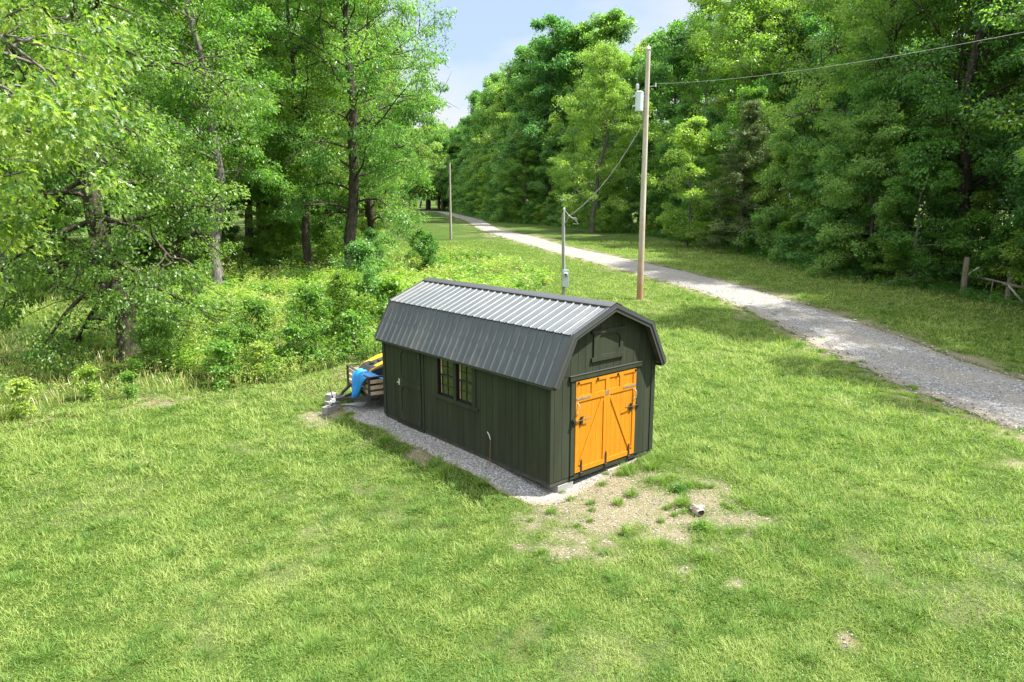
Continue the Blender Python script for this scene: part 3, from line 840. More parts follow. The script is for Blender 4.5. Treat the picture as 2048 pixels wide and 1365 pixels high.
# concrete blocks under the shed
def cblock(name, c, rz, size, label, group=None, tilt=0, mat='concrete', cores=True):
    sx, sy, sz = size; mb = MB(); t = .035
    if cores:
        mb.box((-sx/2, -sy/2, 0), (sx/2, -sy/2+t, sz)); mb.box((-sx/2, sy/2-t, 0), (sx/2, sy/2, sz))
        for u in (-sx/2, -t/2, sx/2-t): mb.box((u, -sy/2+t, 0.001), (u+t, sy/2-t, sz-.001))
    else: mb.box((-sx/2, -sy/2, 0), (sx/2, sy/2, sz))
    o = mb.build(name, M[mat], None, bevel=.006)
    o.location = c; o.rotation_euler = (tilt, 0, rz)
    return tag(o, label, 'block', group)
cblock('concrete_block', (.43, .105, -.275), 0, (.42, .20, .162), 'pale grey concrete block under the front left corner of the shed', cores=False)
cblock('concrete_block', (.43, .31, -.275), 0, (.42, .19, .162), 'second grey block tucked behind the front corner block', cores=False)
mb = MB(); mb.box((-.21, -.11, 0), (.21, .11, .035)); o = mb.build('paver', M['slat'], None, bevel=.006); o.location = (1.86, .10, -.18); tag(o, 'tan flat paver under the shed below the yellow doors', 'paver')

# thin white stake with a red lower half leaning by the wall
z0 = g1(-.06, 1.74)
mb = MB()
pts = [(-.07, 1.74, z0-.05), (-.065, 1.74, z0+.30), (-.06, 1.73, z0+.55), (-.065, 1.76, z0+.63), (-.085, 1.80, z0+.71)]
mb.cur = 0; mb.tube(pts[2:], [.006, .009, .007], 6); mb.cur = 1; mb.tube(pts[:3], [.007, .007, .007], 6)
o = mb.build('marker_stake', [M['white'], M['rust']]); tag(o, 'thin bent marker stake with white tip standing in the gravel by the long wall', 'stake')

# ------------------------------------------------------------------ utility trailer behind the shed
e1 = Vector((.158, .987, 0))      # along the front edge, away from the camera
e2 = Vector((.987, -.158, 0))     # towards the back of the trailer
zt = g1(.4, 7.6)
trl = empty('utility_trailer', (-.08, 6.78, zt), 0, 'small black utility trailer with wooden slat sides parked behind the shed', 'trailer')
def tp(a_, b_, z): v = e1*a_ + e2*b_; return (v.x, v.y, z)
Wt, Lt, zb_, zr_ = 1.72, 2.9, .42, .92
mb = MB()
for b_ in (0, Lt): mb.beam(tp(0, b_, zb_), tp(Wt, b_, zb_), .05, .07)
for a_ in (0, Wt): mb.beam(tp(a_, .02, zb_), tp(a_, Lt-.02, zb_), .05, .07)
for b_ in (.7, 1.4, 2.1): mb.beam(tp(0.02, b_, zb_), tp(Wt-.02, b_, zb_), .04, .05)
for a_ in (0, Wt):
    for b_ in (0, .97, 1.93, Lt): mb.beam(tp(a_, b_, zb_-.12 if b_ == 0 else zb_), tp(a_, b_, zr_), .05, .05, up=tuple(e1))
    mb.beam(tp(a_, -.03, zr_+.02), tp(a_, Lt+.03, zr_+.02), .06, .035)
mb.beam(tp(-.03, 0, zr_+.019), tp(Wt+.03, 0, zr_+.019), .06, .034)
mb.beam(tp(0, Lt, zr_+.019), tp(Wt, Lt, zr_+.019), .06, .034)
tip = (-.62+.08, 7.66-6.78, .27)
mb.beam(tp(.1, 0.0, zb_-.05), tip, .05, .075); mb.beam(tp(Wt-.1, 0, zb_-.05), (tip[0]+.02, tip[1]+.03, tip[2]), .05, .075)
mb.beam(tp(Wt/2, 0, zb_-.05), tip, .05, .06)
mb.build('frame', M['steel_black'], trl)
mb = MB()
for z in (.50, .66, .82):
    mb.beam(tp(.03, .035, z), tp(Wt-.03, .035, z), .02, .10)
    mb.beam(tp(.0, .03, z), tp(.0, Lt-.03, z), .018, .10); mb.beam(tp(Wt, .03, z), tp(Wt, Lt-.03, z), .018, .10)
mb.build('side_slats', M['slat'], trl)
mb = MB(); mb.beam(tp(Wt/2, .03, zb_+.045), tp(Wt/2, Lt-.03, zb_+.045), Wt-.06, .02); mb.build('deck', M['slat'], trl)
for a_ in (-.13, Wt+.13):
    mb = MB(); c = Vector(tp(a_, 1.6, .27)); mb.tube([c-e1*.08, c-e1*.06, c+e1*.06, c+e1*.08], [.22, .27, .27, .22], 22)
    wh = mb.build('wheel', M['plastic_black'], trl); mb = MB(); mb.tube([c-e1*.085, c+e1*.085], .13, 16); mb.build('rim', M['white'], wh)
    mb = MB()
    rows = [[Vector(c)+e1*s+e2*(.33*math.cos(t))+Vector((0, 0, .33*math.sin(t))) for s in (-.11, .11)] for t in np.linspace(.15, math.pi-.15, 10)]
    mb.grid_faces(rows); mb.build('mudguard', M['steel_black'], trl)
mb = MB()
mb.tube([(tip[0]+.02, tip[1], .24), (tip[0]-.14, tip[1]+.01, .22)], .045, 10)
mb.box((tip[0]-.1, tip[1]-.04, .20), (tip[0]+.08, tip[1]+.05, .30))
mb.build('coupler', M['galv'], trl)
mb = MB()
jx, jy = tip[0]+.0, tip[1]+.13
mb.tube([(jx, jy, .04), (jx-.01, jy+.02, .34)], .026, 8); mb.tube([(jx-.01, jy+.02, .34), (jx-.05, jy+.09, .62)], .014, 6); mb.tube([(jx, jy, .05), (jx, jy, .0)], .05, 10)
mb.build('tongue_jack', M['steel_black'], trl)
for k_, (t0, t1) in enumerate(((.14, .26), (.36, .50), (.56, .72))):
    A = Vector(tip).lerp(Vector(tp(.1, 0, zb_-.05)), t0); B = Vector(tip).lerp(Vector(tp(.1, 0, zb_-.05)), t1)
    off = Vector((0, -.028, .0)); mb = MB(); mb.beam(A+off, B+off, .006, .05); mb.build('reflector', M['white'] if k_ != 1 else M['galv'], trl)

# blue tarp over the front rail
def tarp():
    rngt = np.random.default_rng(8); rows = []
    path = [(.95, .62), (.72, .70), (.48, .80), (.25, .93), (.08, 1.00), (-.04, .985), (-.09, .90), (-.12, .76), (-.14, .60), (-.17, .44), (-.20, .32), (-.22, .26)]   # (b, z)
    N = 26
    for i, (b_, z) in enumerate(path):
        s = i/(len(path)-1); row = []
        wid = 1.0 - .82*max(0, (s-.45)/.55)**1.2; cen = .52+.10*s
        for j in range(N):
            u = j/(N-1)-.5
            fold = .045*math.sin(u*24+1.5*s*3)*(.35+s) + .03*math.sin(u*47+s*9) + rngt.normal(0, .006)
            a_ = cen + u*wid + .02*math.sin(9*s+u*8)
            bb = b_ + (fold if s > .45 else fold*.3); zz = z + (0 if s > .45 else fold*.9) - (.10*(abs(u)*2)**2*(1-s) if s > .3 else 0)
            if s > .9: zz += .03*math.sin(u*18)
            row.append(Vector(tp(a_, bb, zz)))
        rows.append(row)
    mb = MB(); mb.grid_faces(rows)
    o = mb.build('tarp', M['tarp'], None, smooth=True)
    o.location = (-.08, 6.78, zt)
    m1 = o.modifiers.new('sub', 'SUBSURF'); m1.levels = 1; m1.render_levels = 1
    m2 = o.modifiers.new('solid', 'SOLIDIFY'); m2.thickness = .004
    tag(o, 'crumpled bright blue tarp hanging over the front rail of the trailer', 'tarp')
tarp()
# crumpled blue tarp seen inside, between the slats, is the same sheet; the yellow machine lies on the bed
mach = empty('plastic_cart', (-.22, 6.92, zt+.44), 0, 'yellow and black moulded plastic body lying in the trailer bed', 'cart')
def loft(secs, mat, name, parent, smooth=True, sub=0):
    mb = MB(); mb.grid_faces(secs, True); mb.face(list(reversed(secs[0]))); mb.face(secs[-1])
    o = mb.build(name, mat, parent, smooth=False, bevel=.012)
    return o
def sec(b_, a0, a1, z0, z1, ch=.06):
    return [tp(a0+ch, b_, z0), tp(a1-ch, b_, z0), tp(a1, b_, z0+ch), tp(a1-.02, b_, z1-ch), tp(a1-ch-.04, b_, z1), tp(a0+ch+.04, b_, z1), tp(a0+.02, b_, z1-ch), tp(a0, b_, z0+ch)]
loft([sec(.36, .55, 1.30, .15, .50), sec(.50, .45, 1.38, .02, .60), sec(1.0, .42, 1.42, .0, .72), sec(1.6, .42, 1.42, .0, .80), sec(2.0, .5, 1.35, .02, .70)], M['plastic_black'], 'body', mach)
for k_, (b0, b1, a0, a1, z0, z1) in enumerate(((.42, 1.5, .50, .70, .50, .80), (.50, 1.6, .34, .46, .10, .40), (.44, 1.5, 1.18, 1.36, .50, .80))):
    mb = MB()
    A = [tp(a0, b0, z0), tp(a1, b0, z0), tp(a1, b0+.05, z0+.07), tp(a0, b0+.05, z0+.07)]
    B = [tp(a0-.04, b1, z0+.16), tp(a1+.02, b1, z0+.2), tp(a1, b1, z1+.04), tp(a0, b1, z1)]
    Cc = [tp(a0-.02, (b0+b1)/2, z0+.04), tp(a1+.01, (b0+b1)/2, z0+.05), tp(a1, (b0+b1)/2, z1-.03), tp(a0, (b0+b1)/2, z1-.05)]
    mb.grid_faces([A, Cc, B], True); mb.face(list(reversed(A))); mb.face(B)
    mb.build('side_panel', M['plastic_yellow'], mach, bevel=.015)
for b_ in (.62, .86, 1.1):
    mb = MB(); mb.beam(tp(.80, b_, .665+.16*(b_-.6)), tp(.98, b_, .665+.16*(b_-.6)), .09, .03); mb.build('vent_slot', M['iron'], mach)

# loose blocks and sheet by the tongue
cblock('concrete_block', (-.80, 7.63, g1(-.8, 7.6)), .35, (.40, .20, .19), 'grey hollow block lying in front of the trailer tongue', None)
cblock('concrete_block', (-.42, 8.26, g1(-.42, 8.2)), .2, (.38, .19, .15), 'lower block of the pair stacked beyond the tongue tip', None, cores=False)
cblock('concrete_block', (-.40, 8.36, g1(-.42, 8.2)+.151), .5, (.30, .19, .17), 'upper block of the pair stacked beyond the tongue tip', None, cores=False)
cblock('rusty_block', (-.62, 7.93, g1(-.62, 7.9)), .9, (.20, .14, .10), 'small rust-brown block between the grey blocks at the tongue', None, mat='rust', cores=False)
mb = MB()
zz = g1(0, 7.7)
q = [(-.32, 7.98, zz+.02), (.33, 7.68, zz+.03), (.02, 7.36, zz+.02), (-.12, 7.55, zz+.045)]
q2 = [(x, y, z+.012) for x, y, z in q]
mb.face(q[::-1]); mb.face(q2)
for i in range(4): j = (i+1) % 4; mb.face([q[i], q[j], q2[j], q2[i]])
tag(mb.build('sheet_metal', M['sheetgrey']), 'flat grey metal sheet lying under the trailer tongue', 'sheet')

# log on the worn ground
def log():
    mb = MB(); rngl = random.Random(4)
    c = Vector((1.44, -2.30, g1(1.4, -2.3)+.06)); d = Vector((.42, .87, .02)).normalized()
    pts = [c+d*t for t in (-.13, -.08, 0, .07, .14, .18)]; 
    side_ = d.cross(Vector((0, 0, 1)))
    pts = [p+side_*s for p, s in zip(pts, (.03, .012, -.004, -.01, .0, .03))]
    ref = Vector((0, 0, 1)); rows = []
    for p, r_ in zip(pts, (.066, .078, .070, .074, .060, .040)):
        rows.append([p+(side_*math.cos(t)+ref*math.sin(t))*r_*rngl.uniform(.72, 1.2) for t in [2*math.pi*k/14 for k in range(14)]])
    mb.cur = 0; mb.grid_faces(rows, True); mb.face(rows[-1]); mb.cur = 1
    inner = [pts[0]+d*.03+(v-pts[0])*.70 for v in rows[0]]
    mb.grid_faces([inner, rows[0]], True); mb.face(list(reversed(inner)))
    mb.cur = 0; mb.tube([pts[2]+Vector((0, 0, .04)), pts[2]+side_*.12+Vector((0, 0, .05)), pts[2]+side_*.17+d*.03+Vector((0, 0, .03))], [.045, .035, .02], 8)
    o = mb.build('log', [M['log_bark'], M['log_end']]); tag(o, 'short pale log with a charred end lying on the worn ground', 'log')
log()
# ------------------------------------------------------------------ poles and wires
def pole(name, x, y, h, lean, r0, r1, mat, label):
    z = g1(x, y); root = empty(name, (x, y, z), 0, label, 'pole')
    mb = MB(); n = 14
    mb.tube([(lean[0]*t, lean[1]*t, -.3*(t == 0)+h*t) for t in np.linspace(0, 1, n)], list(np.linspace(r0, r1, n)), 18)
    mb.build('shaft', M[mat], root, smooth=True)
    return root, z
PX, PY = 19.54, 13.79
up, zp = pole('utility_pole', PX, PY, 12.15, (.0, .0), .165, .105, 'polewood', 'tall tan utility pole with a transformer beside the gravel driveway')
LX = lambda h: (0.0, 0.0)
rt = Vector((.76, -.65, 0)); ln_ = Vector((-.4, -.92, 0)).normalized()
def onp(h, a_=0, b_=0): x, y = LX(h); v = Vector((x, y, h)) + rt*a_ + ln_*b_; return v
mb = MB(); mb.tube([onp(12.14), onp(12.23), onp(12.28), onp(12.37)], [.07, .115, .10, .05], 14); mb.tube([onp(12.30, -.36), onp(12.28, 0)], .014, 6); mb.tube([onp(12.37), onp(12.5)], [.035, .02], 8)
mb.build('insulator', M['porcelain'], up)
mb = MB(); c = onp(9.35, -.36)
mb.tube([c+Vector((0, 0, z)) for z in (0, .02, .86, .90, .95)], [.19, .205, .205, .215, .12], 20)
for z in (.25, .7): mb.box((c.x-.33, c.y+.08, c.z+z-.035), (c.x-.18, c.y+.16, c.z+z+.035))
tank = mb.build('transformer', M['transformer'], up)
mb = MB(); mb.tube([c+Vector((-.08, .05, .92)), c+Vector((-.10, .06, 1.05)), c+Vector((-.10, .06, 1.06)), c+Vector((-.10, .06, 1.24)), c+Vector((-.10, .06, 1.3))], [.05, .05, .085, .085, .04], 12); mb.build('bushing', M['porcelain'], tank)
for z in (.25, .72):
    mb = MB(); mb.beam(onp(9.35+z, -.17), onp(9.35+z, 0), .07, .07); mb.build('bracket', M['galv'], up)
mb = MB(); mb.beam(onp(10.52, .08), onp(10.55, .42), .03, .03); mb.tube([onp(10.5, .42), onp(10.7, .42)], [.04, .02], 8); mb.build('side_bracket', M['galv'], up)
mb = MB(); a0 = c+Vector((-.10, .06, 1.3)); mb.tube([a0, a0+Vector((-.05, 0, .5)), onp(11.6, -.3), onp(12.30, -.36)], .008, 5, False); mb.build('jumper_wire', M['wire'], up)

SX, SY = 17.45, 17.29
z = g1(SX, SY)
sp_ = empty('service_pole', (SX, SY, z), 0, 'short grey wooden service post with a conduit and a meter box', 'pole')
mb = MB(); mb.beam((0, 0, -.3), (-.06, .03, 4.35), .16, .14, up=(.64, .75, 0)); mb.build('post', M['poleold'], sp_, bevel=.008)
fr = Vector((-.64, -.75, 0))
mb = MB(); b0 = fr*.11+rt*.03
mb.tube([b0+Vector((0, 0, 1.4)), b0+Vector((-.06, .03, 4.5))], .038, 10); mb.tube([b0+Vector((-.06, .03, 4.5)), b0+Vector((-.06, .03, 4.6)), b0+Vector((-.03, .0, 4.66))], [.06, .062, .03], 10)
mb.build('conduit', M['galv'], sp_)
mb = MB(); c = fr*.13+rt*.09
mb.beam(c+Vector((0, 0, .50)), c+Vector((0, 0, 1.40)), .34, .13, up=(.64, .75, 0)); mbx = mb.build('meter_box', M['metergrey'], sp_, bevel=.01)
mb = MB(); mb.tube([c+fr*.06+Vector((0, 0, 1.17)), c+fr*.15+Vector((0, 0, 1.17)), c+fr*.18+Vector((0, 0, 1.17))], [.11, .11, .07], 16); mb.build('meter', M['galv'], mbx)
mb = MB(); mb.tube([c+fr*.18+Vector((0, 0, 1.17)), c+fr*.185+Vector((0, 0, 1.17))], .065, 14); mb.build('meter_glass', M['glass'], mbx)

p2, zp2 = pole('utility_pole', 36.5, 54.3, 8.2, (0, 0), .14, .10, 'poleold', 'distant utility pole standing on the grass left of the far driveway')

def sagline(A, B, sag, n=24):
    A = Vector(A); B = Vector(B)
    return [A.lerp(B, t)-Vector((0, 0, 4*sag*t*(1-t))) for t in np.linspace(0, 1, n)]
topA = Vector((PX, PY, zp))+onp(12.48); neA = Vector((PX, PY, zp))+onp(10.65, .42)
p3 = Vector((4.2, -21.5, 0))
for nm, A, B, sag, lab in (('power_line', topA, (4.4, -21.3, 13.0), 1.25, 'upper power line running from the utility pole out of view to the right'),
                    ('power_line', neA, (4.6, -21.0, 9.5), 1.0, 'lower power line crossing in front of the trees at right'),
                    ('power_line', topA, (36.5, 54.3, zp2+8.4), .7, 'upper power line running from the utility pole to the distant pole'),
                    ('power_line', neA, (36.4, 54.3, zp2+7.4), .7, 'lower power line running from the utility pole to the distant pole')):
    mb = MB(); mb.tube(sagline(A, B, sag), .0065, 5, False); tag(mb.build(nm, M['wire']), lab, 'wire', 'power lines')
A = Vector((PX, PY, zp))+onp(8.8, -.13); B = Vector((SX, SY, z))+b0+rt*.28+Vector((-.06, .03, 4.22))
mb = MB(); pl_ = sagline(A, B, .55, 40); mb.tube(pl_, .017, 6, False)
sd_ = pl_[1:-1]
mb.tube([p+Vector((.02*math.sin(i*1.3), .02*math.cos(i*1.3), .03)) for i, p in enumerate(sd_)], .010, 5, False)
for k_ in range(3):
    mb.tube([B, B+rt*(.12+.1*k_)+Vector((0, 0, -.10-.05*k_)), B+rt*(.30+.09*k_)+Vector((0, 0, -.10-.16*k_)), B+rt*(.42-.1*k_)+Vector((0, 0, -.2-.1*k_))], .016, 5)
mb.tube([B, B-rt*.15+Vector((0, 0, .18)), Vector((SX, SY, z))+b0+Vector((-.06, .03, 4.58))], .016, 5)
mb.tube([B-rt*.02, B-rt*.12+Vector((0, 0, -.25)), B-rt*.25+Vector((0, 0, -.42))], .014, 5)
mb.tube([B-rt*.05, B, B+rt*.05], [.03, .06, .03], 8)
mb.tube([A, A+Vector((-.05, 0, .25)), A-rt*.16+Vector((0, 0, .5))], .014, 5); mb.tube([A, A+rt*.02+Vector((0, 0, .3)), A-rt*.20+Vector((0, 0, .52))], .012, 5)
tag(mb.build('service_cable', M['wire']), 'twisted service cable sagging from the transformer pole to the meter post', 'cable')

# ------------------------------------------------------------------ wooden fence at the wood's edge
def fpost(x, y, h, r, lean, mat='fencewood'):
    z = g1(x, y); return (x, y, z), (x+lean[0], y+lean[1], z+h)
fe = empty('wooden_fence', (34.79, 3.66, g1(34.79, 3.66)), 0, 'old broken post and rail fence at the edge of the woods on the right', 'fence')
ox = Vector((34.79, 3.66, g1(34.79, 3.66)))
def rel(x, y, z): return Vector((x, y, z))-ox
for (x, y, h, r_, lx, ly) in ((34.79, 3.66, 2.0, .17, .02, 0), (34.4, 1.50, 1.50, .15, .05, -.03), (31.0, -4.2, 1.5, .14, 0, .05)):
    mb = MB(); zz = g1(x, y); mb.tube([rel(x, y, zz-.2), rel(x+lx*.5, y+ly*.5, zz+h*.5), rel(x+lx, y+ly, zz+h)], [r_, r_*.93, r_*.85], 12); mb.build('post', M['fencewood'], fe)
mb = MB(); mb.tube([rel(34.85, 3.6, ox.z+1.0), rel(34.6, 2.5, ox.z+.88), rel(34.45, 1.4, ox.z+.70)], [.07, .06, .06], 8); mb.build('rail', M['fencewood'], fe)
mb = MB(); mb.tube([rel(34.4, 1.75, ox.z+.72), rel(33.4, -.8, ox.z+.50), rel(32.2, -2.7, ox.z+.40)], [.09, .085, .08], 8); mb.build('rail', M['fencewood'], fe)
mb = MB(); mb.beam(rel(34.1, 1.45, ox.z+.70), rel(33.9, .62, ox.z-.18), .07, .09); mb.build('brace', M['fencepale'], fe)
mb = MB(); mb.beam(rel(34.7, 3.5, ox.z+1.08), rel(34.6, 3.0, ox.z+1.50), .05, .07); mb.build('brace', M['fencepale'], fe)
mb = MB(); mb.beam(rel(34.1, 2.15, ox.z+.85), rel(34.1, 2.18, ox.z-.05), .05, .06); mb.build('stake', M['fencewood'], fe)
# ------------------------------------------------------------------ foliage builders
def unit(v): return v/np.maximum(1e-9, np.linalg.norm(v, axis=-1, keepdims=True))

DIAMOND = np.array([(0, 0), (.5, .5), (1, 0), (.5, -.5)])
OAK = np.array([(0, .02), (.16, .08), (.30, .34), (.38, .10), (.52, .46), (.62, .12), (.80, .26), (1, 0), (.80, -.26), (.62, -.12), (.52, -.46), (.38, -.10), (.30, -.34), (.16, -.08)])
def leaves(Pn, D, N, l, w, tmpl=DIAMOND, fold=.10, curl=.0):
    """one polygon per leaf: position, direction, rough normal, length, width"""
    D = unit(D); Sd = unit(np.cross(D, N)); Nn = np.cross(Sd, D)
    n = len(Pn); k = len(tmpl)
    l = np.broadcast_to(l, (n,))[:, None, None]; w = np.broadcast_to(w, (n,))[:, None, None]
    u = tmpl[None, :, 0, None]; v = tmpl[None, :, 1, None]
    V = Pn[:, None, :] + D[:, None, :]*u*l + Sd[:, None, :]*v*w + Nn[:, None, :]*(np.abs(v)*w*fold*2 - curl*l*u*u)
    return V.reshape(-1, 3), np.arange(n*k).reshape(n, k)

def tree(seed, H, tr, cb, Rr, nl, nclump, nleaf, leaf, prof='oval', rc=.55, droop=.15, lean=(0, 0), aspect=.5, flat=.55, top=.93, shape=DIAMOND, dead=0, limb_r=.30, elev=(5, 60)):
    """returns trunk MB, crown V, F, tint"""
    rg = np.random.default_rng(seed); wood = MB()
    n = 12; ts = np.linspace(0, 1, n); wob = np.cumsum(rg.normal(0, H*.010, (n, 2)), axis=0)
    trunk = np.c_[lean[0]*ts+wob[:, 0]-wob[0, 0], lean[1]*ts+wob[:, 1]-wob[0, 1], ts*H*top]
    trunk[0, 2] = -.4
    rad = tr*(1-ts*.93)**.85; rad[0] = tr*1.45; rad[1] = max(rad[1], tr*.95)
    trunk2 = np.insert(trunk, 1, [trunk[0, 0], trunk[0, 1], tr*1.2], axis=0); rad2 = np.insert(rad, 1, tr*1.08)
    wood.tube(trunk2, list(rad2), 10)
    def on_trunk(z): return np.array([np.interp(z, trunk[:, 2], trunk[:, c]) for c in range(3)])
    cent = []; cdir = []; az = rg.uniform(0, 6.28)
    for i in range(nl):
        u = (i+rg.uniform(.1, .9))/nl; h = cb+(H*top-cb)*u**.95; rel = u
        if prof == 'oval': pr = math.sin(math.pi*(.22+.74*rel))**.75
        elif prof == 'cone': pr = (1-rel)**.85*.97+.06
        elif prof == 'dome': pr = math.sqrt(max(.02, 1-rel**2))
        else: pr = .75+.25*math.sin(math.pi*rel)
        Ln = Rr*pr*rg.uniform(.62, 1.12); az += 2.39996+rg.normal(0, .35)
        el = R(elev[0]+(elev[1]-elev[0])*rel**1.2+rg.normal(0, 9))
        p = on_trunk(h); r0 = tr*limb_r*(1-rel*.7)+.01
        d = np.array([math.cos(az)*math.cos(el), math.sin(az)*math.cos(el), math.sin(el)]); pts = [p]
        for s in range(5):
            d = d+rg.normal(0, .16, 3)+np.array([0, 0, -droop*.22*s]); d /= np.linalg.norm(d); pts.append(pts[-1]+d*Ln/5)
        wood.tube(pts, [r0*(1-.16*s) for s in range(6)], 5, False)
        pts = np.array(pts); cent.append(pts[-1]); cdir.append(d)
        for s in range(rg.integers(4, 8)):
            t = rg.uniform(.22, 1.0); q = np.array([np.interp(t*5, range(6), pts[:, c]) for c in range(3)])
            a2 = az+rg.choice([-1, 1])*rg.uniform(.4, 1.25); e2_ = el*.5+rg.normal(.0, .35)
            d2 = np.array([math.cos(a2)*math.cos(e2_), math.sin(a2)*math.cos(e2_), math.sin(e2_)]); L2 = Ln*rg.uniform(.22, .5)*(1.15-t*.5)
            pp = [q]
            for s2 in range(3): d2 = unit(d2+rg.normal(0, .2, 3)+np.array([0, 0, -droop*.3*s2])); pp.append(pp[-1]+d2*L2/3)
            wood.tube(pp, [r0*.42, r0*.32, r0*.22, .006], 4, False)
            for s2 in (1, 2, 3): cent.append(pp[s2]+rg.normal(0, .08, 3)); cdir.append(d2)
    for i in range(dead):
        h = cb*rg.uniform(.55, 1.5); p = on_trunk(h); a2 = rg.uniform(0, 6.28); d2 = np.array([math.cos(a2), math.sin(a2), rg.uniform(-.1, .5)]); pp = [p]
        for s2 in range(5): d2 = unit(d2+rg.normal(0, .22, 3)+np.array([0, 0, -.06*s2])); pp.append(pp[-1]+d2*Rr*.16)
        wood.tube(pp, [.032, .026, .020, .015, .010, .005], 5, False)
    cent = np.array(cent); cdir = np.array(cdir)
    idx = rg.integers(0, len(cent), nclump) if nclump > len(cent) else rg.permutation(len(cent))[:nclump]
    c = cent[idx]+rg.normal(0, rc*.55, (len(idx), 3))*(nclump > len(cent))
    cd = cdir[idx]; m = len(c); per = rg.multinomial(nleaf, rg.dirichlet(np.full(m, 2.2))); ci = np.repeat(np.arange(m), per)
    size = rc*rg.uniform(.55, 1.25, m)
    g = rg.normal(0, 1, (nleaf, 3)); g = g/np.maximum(.6, np.linalg.norm(g, axis=1, keepdims=True))*rg.uniform(.25, 1, (nleaf, 1))**.5
    off = g*size[ci][:, None]*np.array([1, 1, flat]); P_ = c[ci]+off; P_[:, 2] -= droop*.5*(np.hypot(off[:, 0], off[:, 1]))
    D = unit(unit(off)*.7+rg.normal(0, .55, (nleaf, 3))+cd[ci]*.3+np.array([0, 0, -.25-droop]))
    N = unit(rg.normal(0, .62, (nleaf, 3))+np.array([0, 0, .85])+unit(off)*.35)
    ll = leaf*rg.uniform(.65, 1.25, nleaf)
    V, F = leaves(P_, D, N, ll, ll*aspect, shape, .10, .12)
    tint = np.clip(.5+rg.normal(0, .22, nleaf)+rg.normal(0, .21, m)[ci], 0, 1)
    return wood, V, F, tint

def make_tree(name, label, cat, bark, leafm, **kw):
    wood, V, F, t = tree(**kw)
    root = empty(name, (0, 0, 0), 0, label, cat)
    wood.build('trunk', M[bark], root, smooth=True)
    obj('crown', npmesh('crown', V, F, M[leafm], t), root)
    return root

PROTO = {}
def proto(key, name, cat, bark, leafm, **kw): PROTO[key] = [make_tree(name, None, cat, bark, leafm, **kw), False]
def place(key, x, y, rz=0, sc=1.0, label=None, group=None, szz=None, dz=0):
    pr = PROTO[key]; s = (sc, sc, (szz or sc)); loc = (x, y, g1(x, y)+dz)
    if not pr[1]:
        r = pr[0]; pr[1] = True; r.location = loc; r.rotation_euler = (0, 0, rz); r.scale = s
        if label: r["label"] = label
        if group: r["group"] = group
        return r
    r = copy_thing(pr[0], loc, rz, s, label, group)
    if not group and "group" in r.keys(): del r["group"]
    return r

proto('bigA', 'oak_tree', 'tree', 'bark_dark', 'leaf_mid', seed=11, H=26, tr=.32, cb=4.5, Rr=6.0, nl=48, nclump=800, nleaf=56000, leaf=.20, rc=.80, droop=.14, elev=(22, 66), limb_r=.24)
proto('bigB', 'maple_tree', 'tree', 'bark_grey', 'leaf_light', seed=12, H=27, tr=.33, cb=5.0, Rr=5.8, nl=48, nclump=780, nleaf=54000, leaf=.20, rc=.80, droop=.18, elev=(26, 68), limb_r=.24)
proto('bigC', 'hickory_tree', 'tree', 'bark_dark', 'leaf_dark', seed=13, H=26, tr=.30, cb=3.2, Rr=5.8, nl=50, nclump=820, nleaf=57000, leaf=.20, rc=.80, droop=.26, elev=(15, 62), limb_r=.24)
proto('broadA', 'oak_tree', 'tree', 'bark_dark', 'leaf_mid', seed=16, H=26, tr=.40, cb=3.4, Rr=7.9, nl=52, nclump=1050, nleaf=80000, leaf=.18, rc=.80, droop=.36, elev=(18, 66), limb_r=.22)
proto('broadB', 'maple_tree', 'tree', 'bark_grey', 'leaf_light', seed=17, H=25, tr=.34, cb=1.8, Rr=7.4, nl=54, nclump=1000, nleaf=74000, leaf=.21, rc=.85, droop=.30, elev=(12, 64), limb_r=.22)
proto('midA', 'young_tree', 'tree', 'bark_grey', 'leaf_shrub', seed=21, H=12.5, tr=.14, cb=.6, Rr=3.5, nl=30, nclump=480, nleaf=30000, leaf=.17, rc=.58, droop=.2, prof='oval')
proto('midB', 'young_tree', 'tree', 'bark_dark', 'leaf_dark', seed=22, H=11, tr=.13, cb=.3, Rr=3.8, nl=30, nclump=480, nleaf=30000, leaf=.18, rc=.6, droop=.25, prof='dome')
proto('midC', 'young_tree', 'tree', 'bark_grey', 'leaf_light', seed=23, H=9, tr=.10, cb=.3, Rr=2.9, nl=26, nclump=360, nleaf=20000, leaf=.17, rc=.5, droop=.15, prof='oval')
proto('cedar', 'cedar_tree', 'tree', 'bark_dark', 'leaf_cedar', seed=31, H=13, tr=.17, cb=.7, Rr=3.9, nl=70, nclump=1100, nleaf=52000, leaf=.16, rc=.42, droop=.05, prof='cone', aspect=.28, flat=.35, elev=(-2, 40))
proto('far', 'tall_tree', 'tree', 'bark_dark', 'leaf_mid', seed=41, H=27, tr=.34, cb=5, Rr=5.6, nl=34, nclump=580, nleaf=21000, leaf=.36, rc=.95, droop=.1)
proto('far2', 'tall_tree', 'tree', 'bark_dark', 'leaf_dark', seed=42, H=26, tr=.34, cb=4, Rr=5.4, nl=34, nclump=580, nleaf=21000, leaf=.36, rc=.9, droop=.1)
proto('shrubA', 'shrub', 'shrub', 'bark_dark', 'leaf_shrub', seed=51, H=3.0, tr=.04, cb=.15, Rr=1.5, nl=16, nclump=150, nleaf=6500, leaf=.13, rc=.34, droop=.1, prof='dome')
proto('shrubB', 'shrub', 'shrub', 'bark_dark', 'leaf_dark', seed=52, H=3.6, tr=.05, cb=.15, Rr=1.8, nl=18, nclump=170, nleaf=7500, leaf=.14, rc=.38, droop=.15, prof='dome')
